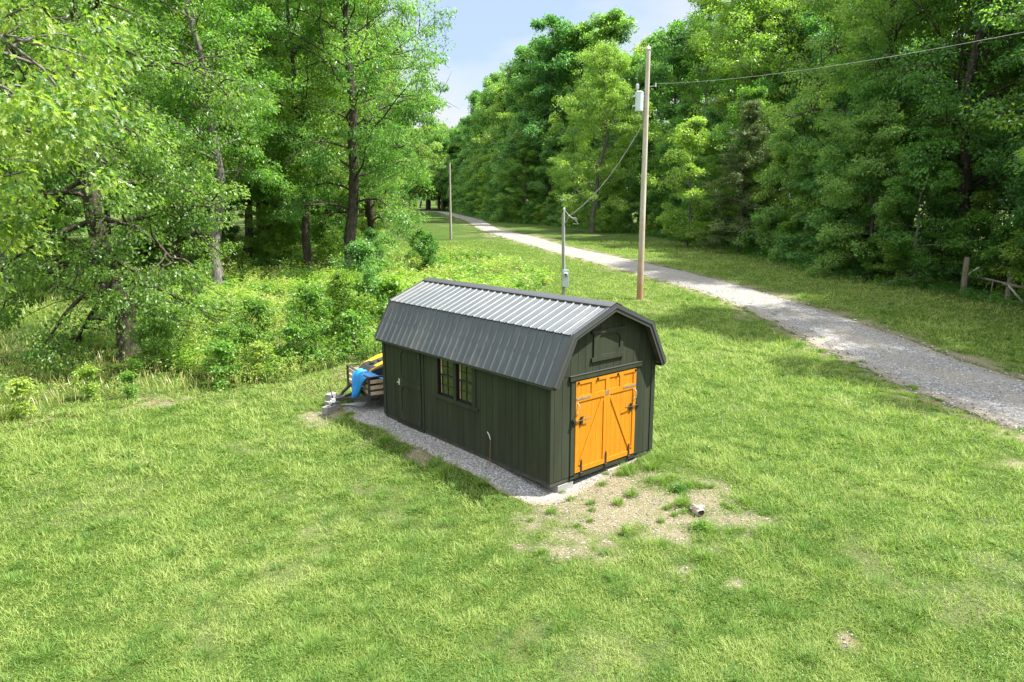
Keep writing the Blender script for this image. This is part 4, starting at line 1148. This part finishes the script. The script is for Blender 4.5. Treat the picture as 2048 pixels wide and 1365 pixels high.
proto('shrubC', 'sapling', 'sapling', 'bark_grey', 'leaf_light', seed=53, H=2.0, tr=.022, cb=.15, Rr=.75, nl=14, nclump=70, nleaf=1500, leaf=.14, rc=.22, droop=.1, prof='oval', aspect=.7)
proto('oakL', 'oak_tree', 'tree', 'bark_dark', 'leaf_oak', seed=67, H=19, tr=.36, cb=2.1, Rr=5.9, nl=56, nclump=1200, nleaf=98000, leaf=.135, rc=.62, droop=.34, lean=(1.3, -.2), dead=5, elev=(-14, 55), aspect=.55)
proto('oakN', 'oak_tree', 'tree', 'bark_grey', 'leaf_near', seed=72, H=15, tr=.26, cb=5.0, Rr=4.6, nl=40, nclump=760, nleaf=52000, leaf=.135, rc=.50, droop=.42, shape=OAK, aspect=.72, dead=9, elev=(-6, 50))

# camera frame test (only used to leave out what the photograph cannot show)
CX, CY, CZ = -8.602, -8.960, 5.163
def view(x, y):
    dx, dy = x-CX, y-CY
    return .649*dy*0 + dx*.6495+dy*.7604, dx*.7604-dy*.6495      # depth, right
def seen(x, y, m=6):
    d, r_ = view(x, y); return d > 2 and abs(r_) < d*.742+m

# the trees that can be told apart
place('oakN', -10.0, 6.6, 1.4, 1.0, 'near oak with large lobed leaves hanging in from the left edge')
place('oakL', -3.25, 18.6, 2.2, 1.0, 'bushy oak with low drooping boughs rising from the weeds left of the shed')
def near(x, y, L, d): return all((x-a)**2+(y-b)**2 > d*d for a, b in L)
used = [(-3.25, 18.6), (-10.0, 6.6)]
SPEC = [
 ('broadA', 13.3, 33.2, .5, 1.0, 'dark trunked oak at the right end of the left woods, beside the meadow'),
 ('bigA', 12.2, 37.4, 2.0, .95, 'tree with a dark straight trunk just left of the one beside the meadow'),
 ('broadA', 19.9, 42.2, 4.0, .80, 'tree whose leafy right side overhangs the far driveway and distant pole'),
 ('bigB', 4.1, 31.4, 1.0, .92, 'tree with a pale grey trunk showing through the oak leaves'),
 ('bigA', 13.9, 49.5, 3.3, 1.0, 'tree with a grey leaning trunk deep among the left woods'),
 ('bigB', -5.2, 39.9, 5.3, .95, 'grey trunked tree at the far left behind the tall grass'),
 ('bigC', -2.6, 39.9, 1.3, .85, 'slim tree right of the grey trunk at the far left'),
 ('cedar', 46.5, 24.8, .4, 1.05, 'dark brownish green cedar rounded at the top behind the utility pole'),
 ('midC', 47.6, 31.0, 1.4, 1.35, 'bright yellow green young tree directly right of the utility pole'),
 ('midB', 36.6, 9.4, 2.2, .95, 'blue green leafy young tree right of the dark cedar by the mown verge'),
 ('midA', 35.4, 6.4, 4.2, .72, 'green young tree left of the tall fence post'),
 ('broadB', 59.0, 54.0, 2.7, .95, 'pale green broad tree left of the utility pole above the driveway bend'),
 ('broadA', 42.6, 11.6, 1.0, 1.0, 'broad tree towering behind the blue green young tree'),
 ('bigA', 29.4, -4.4, 2.4, 1.08, 'tree at the very right edge whose boughs overhang the verge'),
 ('bigB', 25.6, -10.5, 3.4, 1.05, 'tree outside the right edge shading the near driveway'),
 ('bigC', 39.6, -.9, 2.0, .97, 'dark trunked tree behind the wooden fence at right'),
]
for key, x, y, rz, sc, lab in SPEC:
    place(key, x, y, rz, sc, lab); used.append((x, y))

KIND = {'bigA': 'tall dark barked green tree', 'bigB': 'tall grey barked light green tree', 'bigC': 'tall dark barked deep green tree', 'broadA': 'broad spreading green tree', 'broadB': 'broad spreading pale green tree', 'far': 'tall green tree far back', 'far2': 'tall dark green tree far back'}
def zone(side, x, y):
    dep, r_ = view(x, y)
    if side == 'right': return 'by the wooden fence' if dep < 43 else 'across the driveway from the shed' if dep < 60 else 'beyond the tall utility pole' if dep < 95 else 'along the far driveway'
    return 'along the far driveway' if dep > 75 else 'behind the bushy oak' if r_/dep < -.42 else 'behind the meadow'
def lab_(key, side, x, y): z_ = zone(side, x, y); return KIND[key]+' in the '+side+' woods '+z_, KIND[key].replace('tree', 'trees')+' of the '+side+' woods '+z_
GL = 'trees crowded in the left woods'; GR = 'trees crowded in the right woods'
LL = 'tall leafy tree crowded among many alike in the left woods'; LR = 'tall leafy tree crowded among many alike in the right woods'
rg = random.Random(77)
def treeline_pt(s):
    d = 0
    for (x0, y0), (x1, y1) in zip(TREELINE[:-1], TREELINE[1:]):
        l_ = math.hypot(x1-x0, y1-y0)
        if d+l_ > s: t = (s-d)/l_; return (x0+(x1-x0)*t, y0+(y1-y0)*t, (x1-x0)/l_, (y1-y0)/l_)
        d += l_
    return (*TREELINE[-1], .5, .85)
def fence_ok(px, py): return float(segdist(px, py, [(35.0, 4.6), (34.4, 1.5), (31.5, -3.5)])) > 1.7 and not (px < 34.5 and -4 < py < 4.4 and px > 27)
# right woods, in rows going back from the mown verge
cnt = {}
s = 0
while s < 330:
    x, y, tx, ty = treeline_pt(s); nxx, nyy = ty, -tx
    dep, _ = view(x, y)
    farz = dep > 75
    # small trees at the edge
    k_ = rg.choice(['midA', 'midB', 'midB', 'midC'])
    px, py = x+nxx*rg.uniform(1.5, 3.2), y+nyy*rg.uniform(1.5, 3.2)
    if near(px, py, used, 2.0) and seen(px, py, 14) and fence_ok(px, py):
        place(k_, px, py, rg.uniform(0, 6.3), rg.uniform(.85, 1.2)*(1.25 if farz else 1), {'midA': 'small green tree edging the right woods', 'midB': 'small dark green tree edging the right woods', 'midC': 'small light green tree edging the right woods'}[k_]+' '+zone('right', px, py), {'midA': 'small green edge trees', 'midB': 'small dark green edge trees', 'midC': 'small light green edge trees'}[k_]+' '+zone('right', px, py)); used.append((px, py))
    for row, off in enumerate((5.6, 11.2, 17, 24)):
        if farz and row > 2: continue
        px = x+nxx*(off+rg.uniform(-1.8, 1.8))+tx*rg.uniform(-1.6, 1.6); py = y+nyy*(off+rg.uniform(-1.8, 1.8))+ty*rg.uniform(-1.6, 1.6)
        if not near(px, py, used, 4.3) or not seen(px, py, 20) or not fence_ok(px, py): continue
        key = rg.choice(['bigA', 'broadA', 'bigC', 'bigB', 'broadB']) if dep < 95 and row < 2 else rg.choice(['far', 'far2'])
        rr_ = view(px, py)[1]/dep; place(key, px, py, rg.uniform(0, 6.3), (.90 if .13 < rr_ < .33 and dep > 50 else 1.0)*rg.uniform(.92, 1.12)*(1.0+.27*min(1, max(0, (dep-58)/30))), *lab_(key, 'right', px, py)); used.append((px, py))
    s += 3.7 if dep < 80 else 6.0
# shrubs and leafy growth closing the foot of the right woods
s = 0
while s < 330:
    x, y, tx, ty = treeline_pt(s); nxx, nyy = ty, -tx; dep, _ = view(x, y)
    for o_ in (0.2, 2.0) if dep < 90 else (.4,):
        px = x+nxx*(o_+rg.uniform(-.5, .6)); py = y+nyy*(o_+rg.uniform(-.5, .6))
        if seen(px, py, 6) and (fence_ok(px, py) or o_ > 1.5):
            k_ = rg.choice(['shrubA', 'shrubA', 'shrubB']); sc = rg.uniform(.55, 1.05)*(1 if o_ < 1 else 1.5)*(1.3 if dep > 70 else 1)
            place(k_, px, py, rg.uniform(0, 6.3), sc, {'shrubA': 'green shrub edging the right woods', 'shrubB': 'dark green shrub edging the right woods'}[k_]+' '+zone('right', px, py), {'shrubA': 'green shrubs by the right woods', 'shrubB': 'dark green shrubs by the right woods'}[k_]+' '+zone('right', px, py))
    s += 1.7 if dep < 60 else 3.2
# left woods
PL = [(-5.2,39.9)]
tries = 0
while tries < 2600:
    tries += 1
    x = rg.uniform(-45, 100); y = rg.uniform(39, 175)
    if not bool(inpoly(x, y, WOODS_L)) or not seen(x, y, 9): continue
    dep, r_ = view(x, y)
    if dep > 75 and float(segdist(x, y, [WOODS_L[i] for i in (5, 6, 7, 8, 9, 10)])) > 16: continue
    if dep > 88 and x < 20: continue
    if not near(x, y, used, 6.4): continue
    if r_/dep > -.10 and dep < 60: continue
    key = rg.choice(['bigA', 'bigC', 'bigB', 'broadA']) if dep < 66 else rg.choice(['far', 'far2'])
    place(key, x, y, rg.uniform(0, 6.3), rg.uniform(.85, 1.08), *lab_(key, 'left', x, y)); used.append((x, y))
# the wood closing the view where the driveway bends away
for i in range(260):
    x = rg.uniform(70, 330); y = rg.uniform(150, 420)
    dep, r_ = view(x, y)
    if not (-.22 < r_/dep < -.02) or dep < 175 or not near(x, y, used, 7.5): continue
    if float(segdist(x, y, [(97, 238), (113, 230), (126, 199), (123, 180)])) < 6 and dep < 240: continue
    if bool(inpoly(x, y, WOODS_R)): continue
    place(rg.choice(['far', 'far2']), x, y, rg.uniform(0, 6.3), rg.uniform(.85, 1.1), 'distant tall tree where the driveway disappears', 'distant trees where the driveway bends'); used.append((x, y))
for D_ in (243, 256, 269, 282):
    for k_ in (-.135, -.118, -.101, -.084, -.067):
        kk_ = k_+rg.uniform(-.004, .004); x = CX+.6495*D_+.7604*kk_*D_; y = CY+.7604*D_-.6495*kk_*D_
        if near(x, y, used, 3.5) and float(segdist(x, y, [(121, 181), (126.5, 199), (123, 216), (113, 230)])) > 5: place(rg.choice(['far', 'far2']), x, y, rg.uniform(0, 6.3), rg.uniform(.95, 1.2), 'distant tall tree where the driveway disappears', 'distant trees where the driveway bends'); used.append((x, y))
for D_ in (262, 276, 290):
    for k_ in (-.104, -.096, -.088, -.080, -.072):
        x = CX+.6495*D_+.7604*k_*D_; y = CY+.7604*D_-.6495*k_*D_
        if near(x, y, used, 2.0): place('far2', x, y, rg.uniform(0, 6.3), rg.uniform(1.15, 1.3), 'distant tall tree where the driveway disappears', 'distant trees where the driveway bends'); used.append((x, y))
# smaller trees filling the left woods between the tall ones
for i in range(60):
    x = rg.uniform(-30, 60); y = rg.uniform(41, 100); dep, r_ = view(x, y)
    if not bool(inpoly(x, y, WOODS_L)) or not seen(x, y, 3) or not near(x, y, used, 2.8) or dep < 50: continue
    k_ = rg.choice(['midA', 'midB', 'midC'])
    place(k_, x, y, rg.uniform(0, 6.3), rg.uniform(.7, 1.0), {'midA': 'small green tree under the tall ones in the left woods', 'midB': 'small dark green tree under the tall ones in the left woods', 'midC': 'small light green tree under the tall ones in the left woods'}[k_], {'midA': 'small green trees in the left woods', 'midB': 'small dark trees in the left woods', 'midC': 'small light trees in the left woods'}[k_]); used.append((x, y))
# under the left woods and along its edge
for i in range(60):
    x = rg.uniform(-22, 26); y = rg.uniform(40, 62)
    if not bool(inpoly(x, y, WOODS_L)) or not seen(x, y, 3): continue
    k_ = rg.choice(['shrubA', 'shrubC', 'shrubA'])
    place(k_, x, y, rg.uniform(0, 6.3), rg.uniform(.5, 1.1), {'shrubA': 'green bush in the shade of the left woods', 'shrubC': 'thin sapling in the shade of the left woods'}[k_], {'shrubA': 'bushes inside the left woods', 'shrubC': 'saplings inside the left woods'}[k_])
# bushes between the shed and the bushy oak
for k_, x, y, sc, lab in (
  ('shrubA', -1.4, 13.6, .52, 'bright green bush left of the trailer below the oak boughs'),
  ('shrubA', -.3, 14.3, .72, 'second green bush behind the bright bush left of the trailer'),
  ('shrubA', 1.4, 13.7, .80, 'green bush just beyond the trailer tongue'),
  ('shrubA', 3.2, 14.6, .85, 'leafy green bush behind the trailer'),
  ('shrubB', 4.6, 16.0, .95, 'tall green bush by the back left corner of the shed'),
  ('shrubA', 6.4, 18.4, .62, 'rounded green bush in the meadow behind the shed roof edge'),
  ('shrubB', -2.9, 16.2, .6, 'shaded bush at the foot of the bushy oak trunk'),
  ('shrubC', -1.9, 12.6, .7, 'broad leaved sapling at the lawn edge below the oak'),
  ('shrubC', 2.5, 12.6, .8, 'broad leaved sapling right beside the trailer bushes'),
  ('shrubC', -.8, 12.5, .6, 'small broad leaved sapling between the lawn edge bushes'),
  ('shrubC', .5, 12.9, .75, 'yellow green sapling in front of the trailer bushes'),
  ('shrubC', 5.3, 14.6, 1.2, 'tall sapling rising from the meadow behind the trailer'),
  ('shrubC', -5.3, 14.0, .5, 'little sapling at the lawn edge near the left side'),
  ('shrubC', -7.0, 13.0, .55, 'little sapling at the lawn edge at the far left'),
  ('shrubC', -4.4, 13.2, .42, 'smallest sapling on the worn lawn edge left of the oak'),
  ('shrubA', 17.6, 30.4, .8, 'bush in the meadow left of the far driveway'),
  ('shrubA', 20.6, 36.0, .8, 'bush below the tree that overhangs the far driveway'),
  ('shrubB', 15.0, 33.4, .75, 'bush beside the dark trunk at the right end of the left woods')):
    place(k_, x, y, rg.uniform(0, 6.3), sc, lab)
for k_, v_ in PROTO.items():
    if not v_[1]: print('UNUSED', k_)
for ob in COL.objects:
    if ob.parent is None and ob.type == 'EMPTY' and 'category' not in ob.keys(): ob['category'] = 'tree'

# ------------------------------------------------------------------ lawn, weeds and litter
rn = np.random.default_rng(123)
def polar(n, r0, r1, half=.80):
    """points round the drone's standpoint, dense close by and thinner far off"""
    r_ = np.exp(rn.uniform(math.log(r0), math.log(r1), n)); th = rn.uniform(-half, half, n)
    a_ = math.atan2(.7604, .6495)-th
    return CX+r_*np.cos(a_), CY+r_*np.sin(a_), r_

def blades(x, y, z, ln, wd, lean_, az, tint):
    n = len(x); D = np.c_[np.cos(az)*np.sin(lean_), np.sin(az)*np.sin(lean_), np.cos(lean_)]
    N = np.c_[-np.cos(az)*np.cos(lean_), -np.sin(az)*np.cos(lean_), np.sin(lean_)]+rn.normal(0, .35, (n, 3))
    T = np.array([(0, 0), (.45, .5), (1, 0), (.45, -.5)])
    V, F = leaves(np.c_[x, y, z], D, N, ln, wd, T, .05, .22)
    return V, F, tint

n = 1300000
x, y, r_ = polar(n, 5.0, 75)
wx = x+rn.normal(0, .02, n)
clump = fbm(x, y, .30); big = fbm(x+50, y, 1.6); huge = fbm(x-70, y+20, 5.0)
ok = ~inpoly(x, y, ROADPOLY) & ~inpoly(x, y, PAD) & ~((x > -.02) & (x < 3.07) & (y > -.05) & (y < 6.2))
b = bare_mask(x, y)
ok &= rn.random(n) > np.clip(b*1.0-.06, 0, .80)
ok &= ~inpoly(x, y, MEADOW) | (rn.random(n) < .35)
lit = litter_mask(x, y)
ok &= rn.random(n) > lit*.88
x, y, r_, clump, big, huge, b, lit = [v[ok] for v in (x, y, r_, clump, big, huge, b, lit)]
n = len(x)
lod = np.clip(r_/11, .8, 4.5)
shade = rn.random(n)
ln = (.046+.27*np.clip(clump-.24, 0, 1)**1.4+.03*big)*rn.uniform(.55, 1.35, n)*np.clip(lod, .9, 1.6)*(1-.55*np.clip(b, 0, 1))
wd = .0074*lod*rn.uniform(.6, 1.4, n)
azb = 6.28*fbm(x, y, .45)*2.2+rn.normal(0, 1.9, n)
ln_ang = np.clip(rn.normal(.85, .38, n), .1, 1.45)
tint = np.clip(.42+(big-.5)*.55+(huge-.5)*.45+(clump-.5)*.75+rn.normal(0, .22, n)+.32*(rn.random(n) < .07)+.28*np.clip(b, 0, 1)+.50*lit*(fbm(x, y, .8) > .45), 0, 1)
Zb = gz(x, y)+bumps(x, y)-.008
V, F, T = blades(x, y, Zb, ln, wd, ln_ang, azb, tint)
tag(obj('lawn_grass', npmesh('lawn_grass', V, F, M['grass'], T)), 'green lawn grass covering the ground round the shed', 'grass', kind='stuff')

# coarse clumps standing above the lawn
kk = 1300
cx_, cy_, cr_ = polar(kk, 5.5, 40); sel = (bare_mask(cx_, cy_) < .5) & ~inpoly(cx_, cy_, ROADPOLY) & ~inpoly(cx_, cy_, MEADOW) & ~inpoly(cx_, cy_, PAD) & ~((cx_ > -.3) & (cx_ < 3.3) & (cy_ > -.3) & (cy_ < 6.6)) & (litter_mask(cx_, cy_) < .4) & (fbm(cx_+17, cy_, 4) > .42)
cx_, cy_, cr_ = cx_[sel], cy_[sel], cr_[sel]; rep_ = np.repeat(np.arange(len(cx_)), 70); n = len(rep_)
rad_ = rn.uniform(.05, .16, len(cx_))[rep_]*np.abs(rn.normal(0, .7, n)); an_ = rn.uniform(0, 6.28, n)
x = cx_[rep_]+rad_*np.cos(an_); y = cy_[rep_]+rad_*np.sin(an_); lo_ = np.clip(cr_[rep_]/11, .8, 3)
V, F, T = blades(x, y, gz(x, y)+bumps(x, y)-.005, rn.uniform(.10, .25, len(cx_))[rep_]*rn.uniform(.5, 1.2, n), .0085*lo_, np.clip(rn.normal(.75, .4, n), .05, 1.45), an_+rn.normal(0, .5, n), np.clip(rn.uniform(.20, .62, len(cx_))[rep_]+rn.normal(0, .14, n), 0, 1))
tag(obj('coarse_grass', npmesh('coarse_grass', V, F, M['grass'], T)), 'coarse longer grass clumps scattered over the lawn', 'grass', kind='stuff')

# clover and broad-leaved patches
n = 120000
x, y, r_ = polar(n, 5.5, 28)
m_ = (fbm(x+13, y+77, 1.5) > .53) & (rn.random(n) < .9) | (rn.random(n) < .12)
m_ &= ~inpoly(x, y, ROADPOLY) & ~inpoly(x, y, PAD) & ~((x > 0) & (x < 3.05) & (y > 0) & (y < 6.2)) & (bare_mask(x, y)*.9 < rn.random(n)+.15) & ~inpoly(x, y, MEADOW)
x, y, r_ = x[m_], y[m_], r_[m_]; n = len(x)
lod = np.clip(r_/11, .8, 3)
D = unit(np.c_[rn.normal(0, 1, n), rn.normal(0, 1, n), rn.normal(.1, .3, n)]); N = unit(np.c_[rn.normal(0, .4, n), rn.normal(0, .4, n), np.ones(n)])
V, F = leaves(np.c_[x, y, gz(x, y)+bumps(x, y)+rn.uniform(.01, .06, n)], D, N, .024*lod, .022*lod)
tag(obj('clover', npmesh('clover', V, F, M['leaf_shrub'], np.clip(rn.normal(.55, .2, n), 0, 1))), 'low clover patches spread through the lawn', 'clover', kind='stuff')

# green tufts and low weeds on the worn ground
tuft = [(2.05,-1.15,.24,.16),(1.5,-1.95,.12,.2),(.1,-2.55,.15,.12),(1.15,-1.05,.10,.14),(1.05,-2.85,.24,.08),(1.3,-3.1,.16,.08),(.7,-1.1,.07,.16),(.35,-.75,.05,.14),(2.4,-.55,.2,.2),(2.75,-.35,.2,.2),(1.75,-.3,.10,.14),(2.0,-.25,.12,.16),(-.4,-.45,.08,.12),(2.4,-2.7,.18,.14),(.3,-3.3,.25,.12),(2.3,-1.6,.16,.12),(-1.0,2.2,.2,.16),(-.75,1.2,.15,.1),(-.9,4.6,.2,.14),(-.6,6.9,.14,.1),(-.9,2.6,.18,.14),(1.75,-3.5,.2,.1),(12.5,-.3,.2,.1),(13.2,-1.6,.18,.1),(14.2,1.2,.25,.12),(10.8,-3.4,.2,.1),(16.2,3.4,.25,.12),(9.9,-4.9,.2,.1)]
X_ = []
for i in range(55):
    q_ = rn.uniform(-2.0, 3.4), rn.uniform(-4.2, .0)
    if bare_mask(np.array([q_[0]]), np.array([q_[1]]))[0] > .3: tuft.append((q_[0], q_[1], rn.uniform(.02, .09), rn.uniform(.04, .11)))
for i in range(500):
    s_ = rn.integers(0, len(_n)-60); e_ = _n[s_]+rn.normal(-.1, .45, 2); tuft.append((e_[0], e_[1], rn.uniform(.05, .16), rn.uniform(.05, .10)))
for cx_, cy_, rr, hh in tuft:
    rr *= 1.15; k_ = int(520*rr/.2)
    a_ = rn.uniform(0, 6.28, k_); q_ = rr*np.abs(rn.normal(0, .6, k_)); X_.append(np.c_[cx_+q_*np.cos(a_), cy_+q_*np.sin(a_), np.full(k_, hh), a_])
X_ = np.concatenate(X_); n = len(X_)
V, F, T = blades(X_[:, 0], X_[:, 1], gz(X_[:, 0], X_[:, 1]), X_[:, 2]*rn.uniform(.4, 1.3, n), np.full(n, .008), np.clip(rn.normal(.6, .35, n), .05, 1.4), X_[:, 3]+rn.normal(0, .6, n), np.clip(rn.normal(.50, .2, n), 0, 1))
tag(obj('grass_tufts', npmesh('grass_tufts', V, F, M['grass'], T)), 'small grass tufts dotted over the worn soil and driveway edge', 'grass', kind='stuff')

# leafy weeds rooted in the worn soil
for wx0, wy0, wr, wh, wl in ((1.02, -2.72, .24, .13, 'low leafy green weed on the worn ground nearest the log end'),
                             (1.95, -1.55, .20, .12, 'low leafy green weed behind the log'), (2.25, -1.15, .15, .10, 'small leafy weed farther behind the log'),
                             (-.05, -1.9, .08, .16, 'small upright weed on the worn ground near the shed corner')):
    k_ = int(9000*wr*wr)+60; a_ = rn.uniform(0, 6.28, k_); q_ = wr*np.abs(rn.normal(0, .55, k_)); hh_ = wh*rn.random(k_)*np.exp(-(q_/wr)**2)
    D = unit(np.c_[np.cos(a_)+rn.normal(0, .5, k_), np.sin(a_)+rn.normal(0, .5, k_), rn.normal(.1, .3, k_)]); N = unit(np.c_[rn.normal(0, .4, k_), rn.normal(0, .4, k_), np.ones(k_)])
    V, F = leaves(np.c_[q_*np.cos(a_), q_*np.sin(a_), .015+hh_], D, N, rn.uniform(.025, .05, k_), rn.uniform(.015, .028, k_))
    wo = obj('weed_plant', npmesh('weed_plant', V, F, M['leaf_shrub'], np.clip(rn.normal(.5, .22, k_), 0, 1))); wo.location = (wx0, wy0, g1(wx0, wy0)+.01)
    tag(wo, wl, 'weed')
# straw and chips on worn soil
n = 26000
x = rn.uniform(-2.2, 3.6, n); y = rn.uniform(-4.6, .3, n); m_ = bare_mask(x, y) > rn.uniform(.25, .9, n)
x, y = x[m_], y[m_]; n = len(x)
D = unit(np.c_[rn.normal(0, 1, n), rn.normal(0, 1, n), rn.normal(0, .15, n)]); N = unit(np.c_[rn.normal(0, .3, n), rn.normal(0, .3, n), np.ones(n)])
V, F = leaves(np.c_[x, y, gz(x, y)+bumps(x, y)+rn.uniform(.004, .02, n)], D, N, rn.uniform(.02, .08, n), rn.uniform(.003, .008, n))
M['straw'] = leafmat('straw', (.16,.13,.07), (.34,.29,.18), (.58,.53,.40), (1, 1, 1), tw=.1)
tag(obj('dry_straw', npmesh('dry_straw', V, F, M['straw'], rn.random(n))), 'dry straw scattered on the worn ground before the doors', 'straw', kind='stuff')
# brown leaves along the wood's edges
n = 60000
n = 32000; x = rn.uniform(-14, 12, n); y = rn.uniform(9, 15, n)
e_ = segdist(x, y, [(-14,12),(-6.4,12.4),(-5,13),(-4,12.4),(-2.7,11.9),(-1.5,11.2),(-.2,10.5),(1.5,10.6),(3.3,10.2)])
m_ = np.exp(-(e_/.9)**2)*(fbm(x, y, .8)*1.3) > rn.random(n)
x1, y1 = x[m_], y[m_]
x = rn.uniform(-30, 40, 40000); y = rn.uniform(30, 60, 40000); m_ = inpoly(x, y, WOODS_L); x = np.r_[x1, x[m_]]; y = np.r_[y1, y[m_]]; n = len(x)
D = unit(np.c_[rn.normal(0, 1, n), rn.normal(0, 1, n), rn.normal(0, .3, n)]); N = unit(np.c_[rn.normal(0, .4, n), rn.normal(0, .4, n), np.ones(n)])
sz = np.where(np.arange(n) < len(x1), .07, .13)
V, F = leaves(np.c_[x, y, gz(x, y)+bumps(x, y)+.02], D, N, sz, sz*.5)
tag(obj('fallen_leaves', npmesh('fallen_leaves', V, F, M['leafdry'])), 'brown fallen leaves along the lawn edge and woodland floor', 'leaves', kind='stuff')

# loose stones on the driveway and pad
n = 60000
x, y, r_ = polar(n, 8, 45); m_ = (inpoly(x, y, PAD) | inpoly(x, y, ROADPOLY)) & ~((x > -.01) & (x < 3.06) & (y > 0) & (y < 6.15))
m2 = (bare_mask(x, y) > .55) & (x < 3.4) & (y < 8) & (rn.random(n) < .5)
mm_ = m_ | m2; x, y, r_ = x[mm_], y[mm_], r_[mm_]; n = len(x)
s_ = (.011+.007*rn.random(n))*np.clip(r_/11, 1, 2.2)
O6 = np.array([(1,0,0),(0,1,0),(-1,0,0),(0,-1,0),(0,0,.7),(0,0,-.7)])
Vs = (O6[None]*s_[:, None, None]*rn.uniform(.6, 1.3, (n, 6, 1)))
ca, sa = np.cos(rn.uniform(0, 6.28, n)), np.sin(rn.uniform(0, 6.28, n))
Vs = np.stack([Vs[..., 0]*ca[:, None]-Vs[..., 1]*sa[:, None], Vs[..., 0]*sa[:, None]+Vs[..., 1]*ca[:, None], Vs[..., 2]], -1)
Vs += np.c_[x, y, gz(x, y)+.028*inpoly(x, y, ROADPOLY)+.014][:, None, :]
F8 = np.array([(0,1,4),(1,2,4),(2,3,4),(3,0,4),(1,0,5),(2,1,5),(3,2,5),(0,3,5)])
F = (F8[None]+6*np.arange(n)[:, None, None]).reshape(-1, 3)
M['stones'] = leafmat('stones', (.10,.10,.10), (.27,.265,.26), (.55,.54,.52), (1, 1, 1), tw=0.0, rough=.85)
tag(obj('loose_gravel', npmesh('loose_gravel', Vs.reshape(-1, 3), F, M['stones'], np.repeat(rn.random(n), 8))), 'loose pale stones on the driveway and beside the shed', 'gravel', kind='stuff')

# tall weeds of the meadow
def weeds(name, x, y, hgt, nlv, lf, mat, label, tmean=.5):
    n = len(x); rep = np.repeat(np.arange(n), nlv); N_ = len(rep)
    t = rn.random(N_)**.75; a_ = rn.uniform(0, 6.28, N_); rr = (.05+.16*(1-t*.7))*hgt[rep]*rn.random(N_)
    tl_x, tl_y = rn.normal(0, .10, n), rn.normal(0, .10, n)
    P_ = np.c_[x[rep]+rr*np.cos(a_)+tl_x[rep]*t, y[rep]+rr*np.sin(a_)+tl_y[rep]*t, gz(x, y)[rep]+.04+t*hgt[rep]]
    D = unit(np.c_[np.cos(a_), np.sin(a_), rn.normal(.15, .4, N_)]); Nn = unit(np.c_[rn.normal(0, .5, N_), rn.normal(0, .5, N_), np.ones(N_)])
    ll = lf[rep]*rn.uniform(.6, 1.3, N_)
    V, F = leaves(P_, D, Nn, ll, ll*.42, DIAMOND, .1, .15)
    tn = np.clip(tmean+rn.normal(0, .16, n)[rep]+(fbm(x, y, 1.8)[rep]-.5)*1.5+.25*(t-.5)+rn.normal(0, .10, N_), 0, 1)
    return tag(obj(name, npmesh(name, V, F, M[mat], tn)), label, 'weeds', kind='stuff')
n = 30000
x, y, r_ = polar(n, 17, 75)
m_ = inpoly(x, y, MEADOW); x, y, r_ = x[m_], y[m_], r_[m_]
h = (.10+1.25*fbm(x, y, 1.6)**1.4)*rn.uniform(.55, 1.35, len(x))
m_ = ((x > -2.2) | (rn.random(len(x)) < .07)) & (fbm(x+21, y-4, 1.1) > .36); x, y, r_, h = x[m_], y[m_], r_[m_], h[m_]
weeds('meadow_weeds', x, y, h*np.where(x > -2.5, 1, .6), 26, .075*np.clip(r_/22, .9, 2.2), 'weed', 'yellow green tall weeds filling the meadow behind the shed', .56)
n = 26000
x, y, r_ = polar(n, 17, 75); m_ = inpoly(x, y, MEADOW) & (fbm(x+5, y+9, 2.4) > .46) & ((x > -2.6) | (rn.random(n) < .04)); x, y, r_ = x[m_], y[m_], r_[m_]
weeds('leafy_undergrowth', x, y, (.35+.65*fbm(x, y, 1.5))*rn.uniform(.6, 1.1, len(x)), 16, .135*np.clip(r_/22, .9, 1.8), 'leaf_shrub', 'broad leaved green undergrowth among the meadow weeds', .55)
# ferns and low growth on the woodland floor
x = rn.uniform(-35, 40, 44000); y = rn.uniform(34, 72, 44000); m_ = inpoly(x, y, WOODS_L) & (fbm(x, y, 6) > .40); x, y = x[m_], y[m_]
weeds('woodland_undergrowth', x, y, .35+.4*rn.random(len(x)), 9, np.full(len(x), .17), 'weed', 'low green growth on the floor of the left woods', .5)
# strip of rough growth along the right woods
xs, ys, hs = [], [], []
for i in range(9000):
    s = rn.uniform(10, 260)**1.0; X0, Y0_, tx, ty = treeline_pt(s); o_ = rn.normal(-.3, .7)
    xs.append(X0+ty*o_); ys.append(Y0_-tx*o_)
x, y = np.array(xs), np.array(ys)
weeds('verge_weeds', x, y, .15+.5*rn.random(len(x)), 12, np.full(len(x), .12), 'leaf_shrub', 'rough weeds along the foot of the right woods', .4)
# tall reedy grass at the left and through the meadow
n = 46000
x, y, r_ = polar(n, 18, 60); m_ = inpoly(x, y, MEADOW) & ((x < .5+4*fbm(x, y, 4)) | (rn.random(n) < .3)); x, y, r_ = x[m_], y[m_], r_[m_]; n = len(x)
tall = np.where((y > 27), 1.0, .50)*rn.uniform(.5, 1.1, n)
V, F, T = blades(x, y, gz(x, y), tall, .016*np.clip(r_/20, .9, 2.2), np.clip(rn.normal(.22, .15, n), 0, .8), rn.uniform(0, 6.28, n), np.clip(np.where(y > 27, .40, .92)+rn.normal(0, .16, n), 0, 1))
tag(obj('tall_grass', npmesh('tall_grass', V, F, M['tallgrass'], T)), 'tall reedy grass in the meadow at the left', 'grass', kind='stuff')
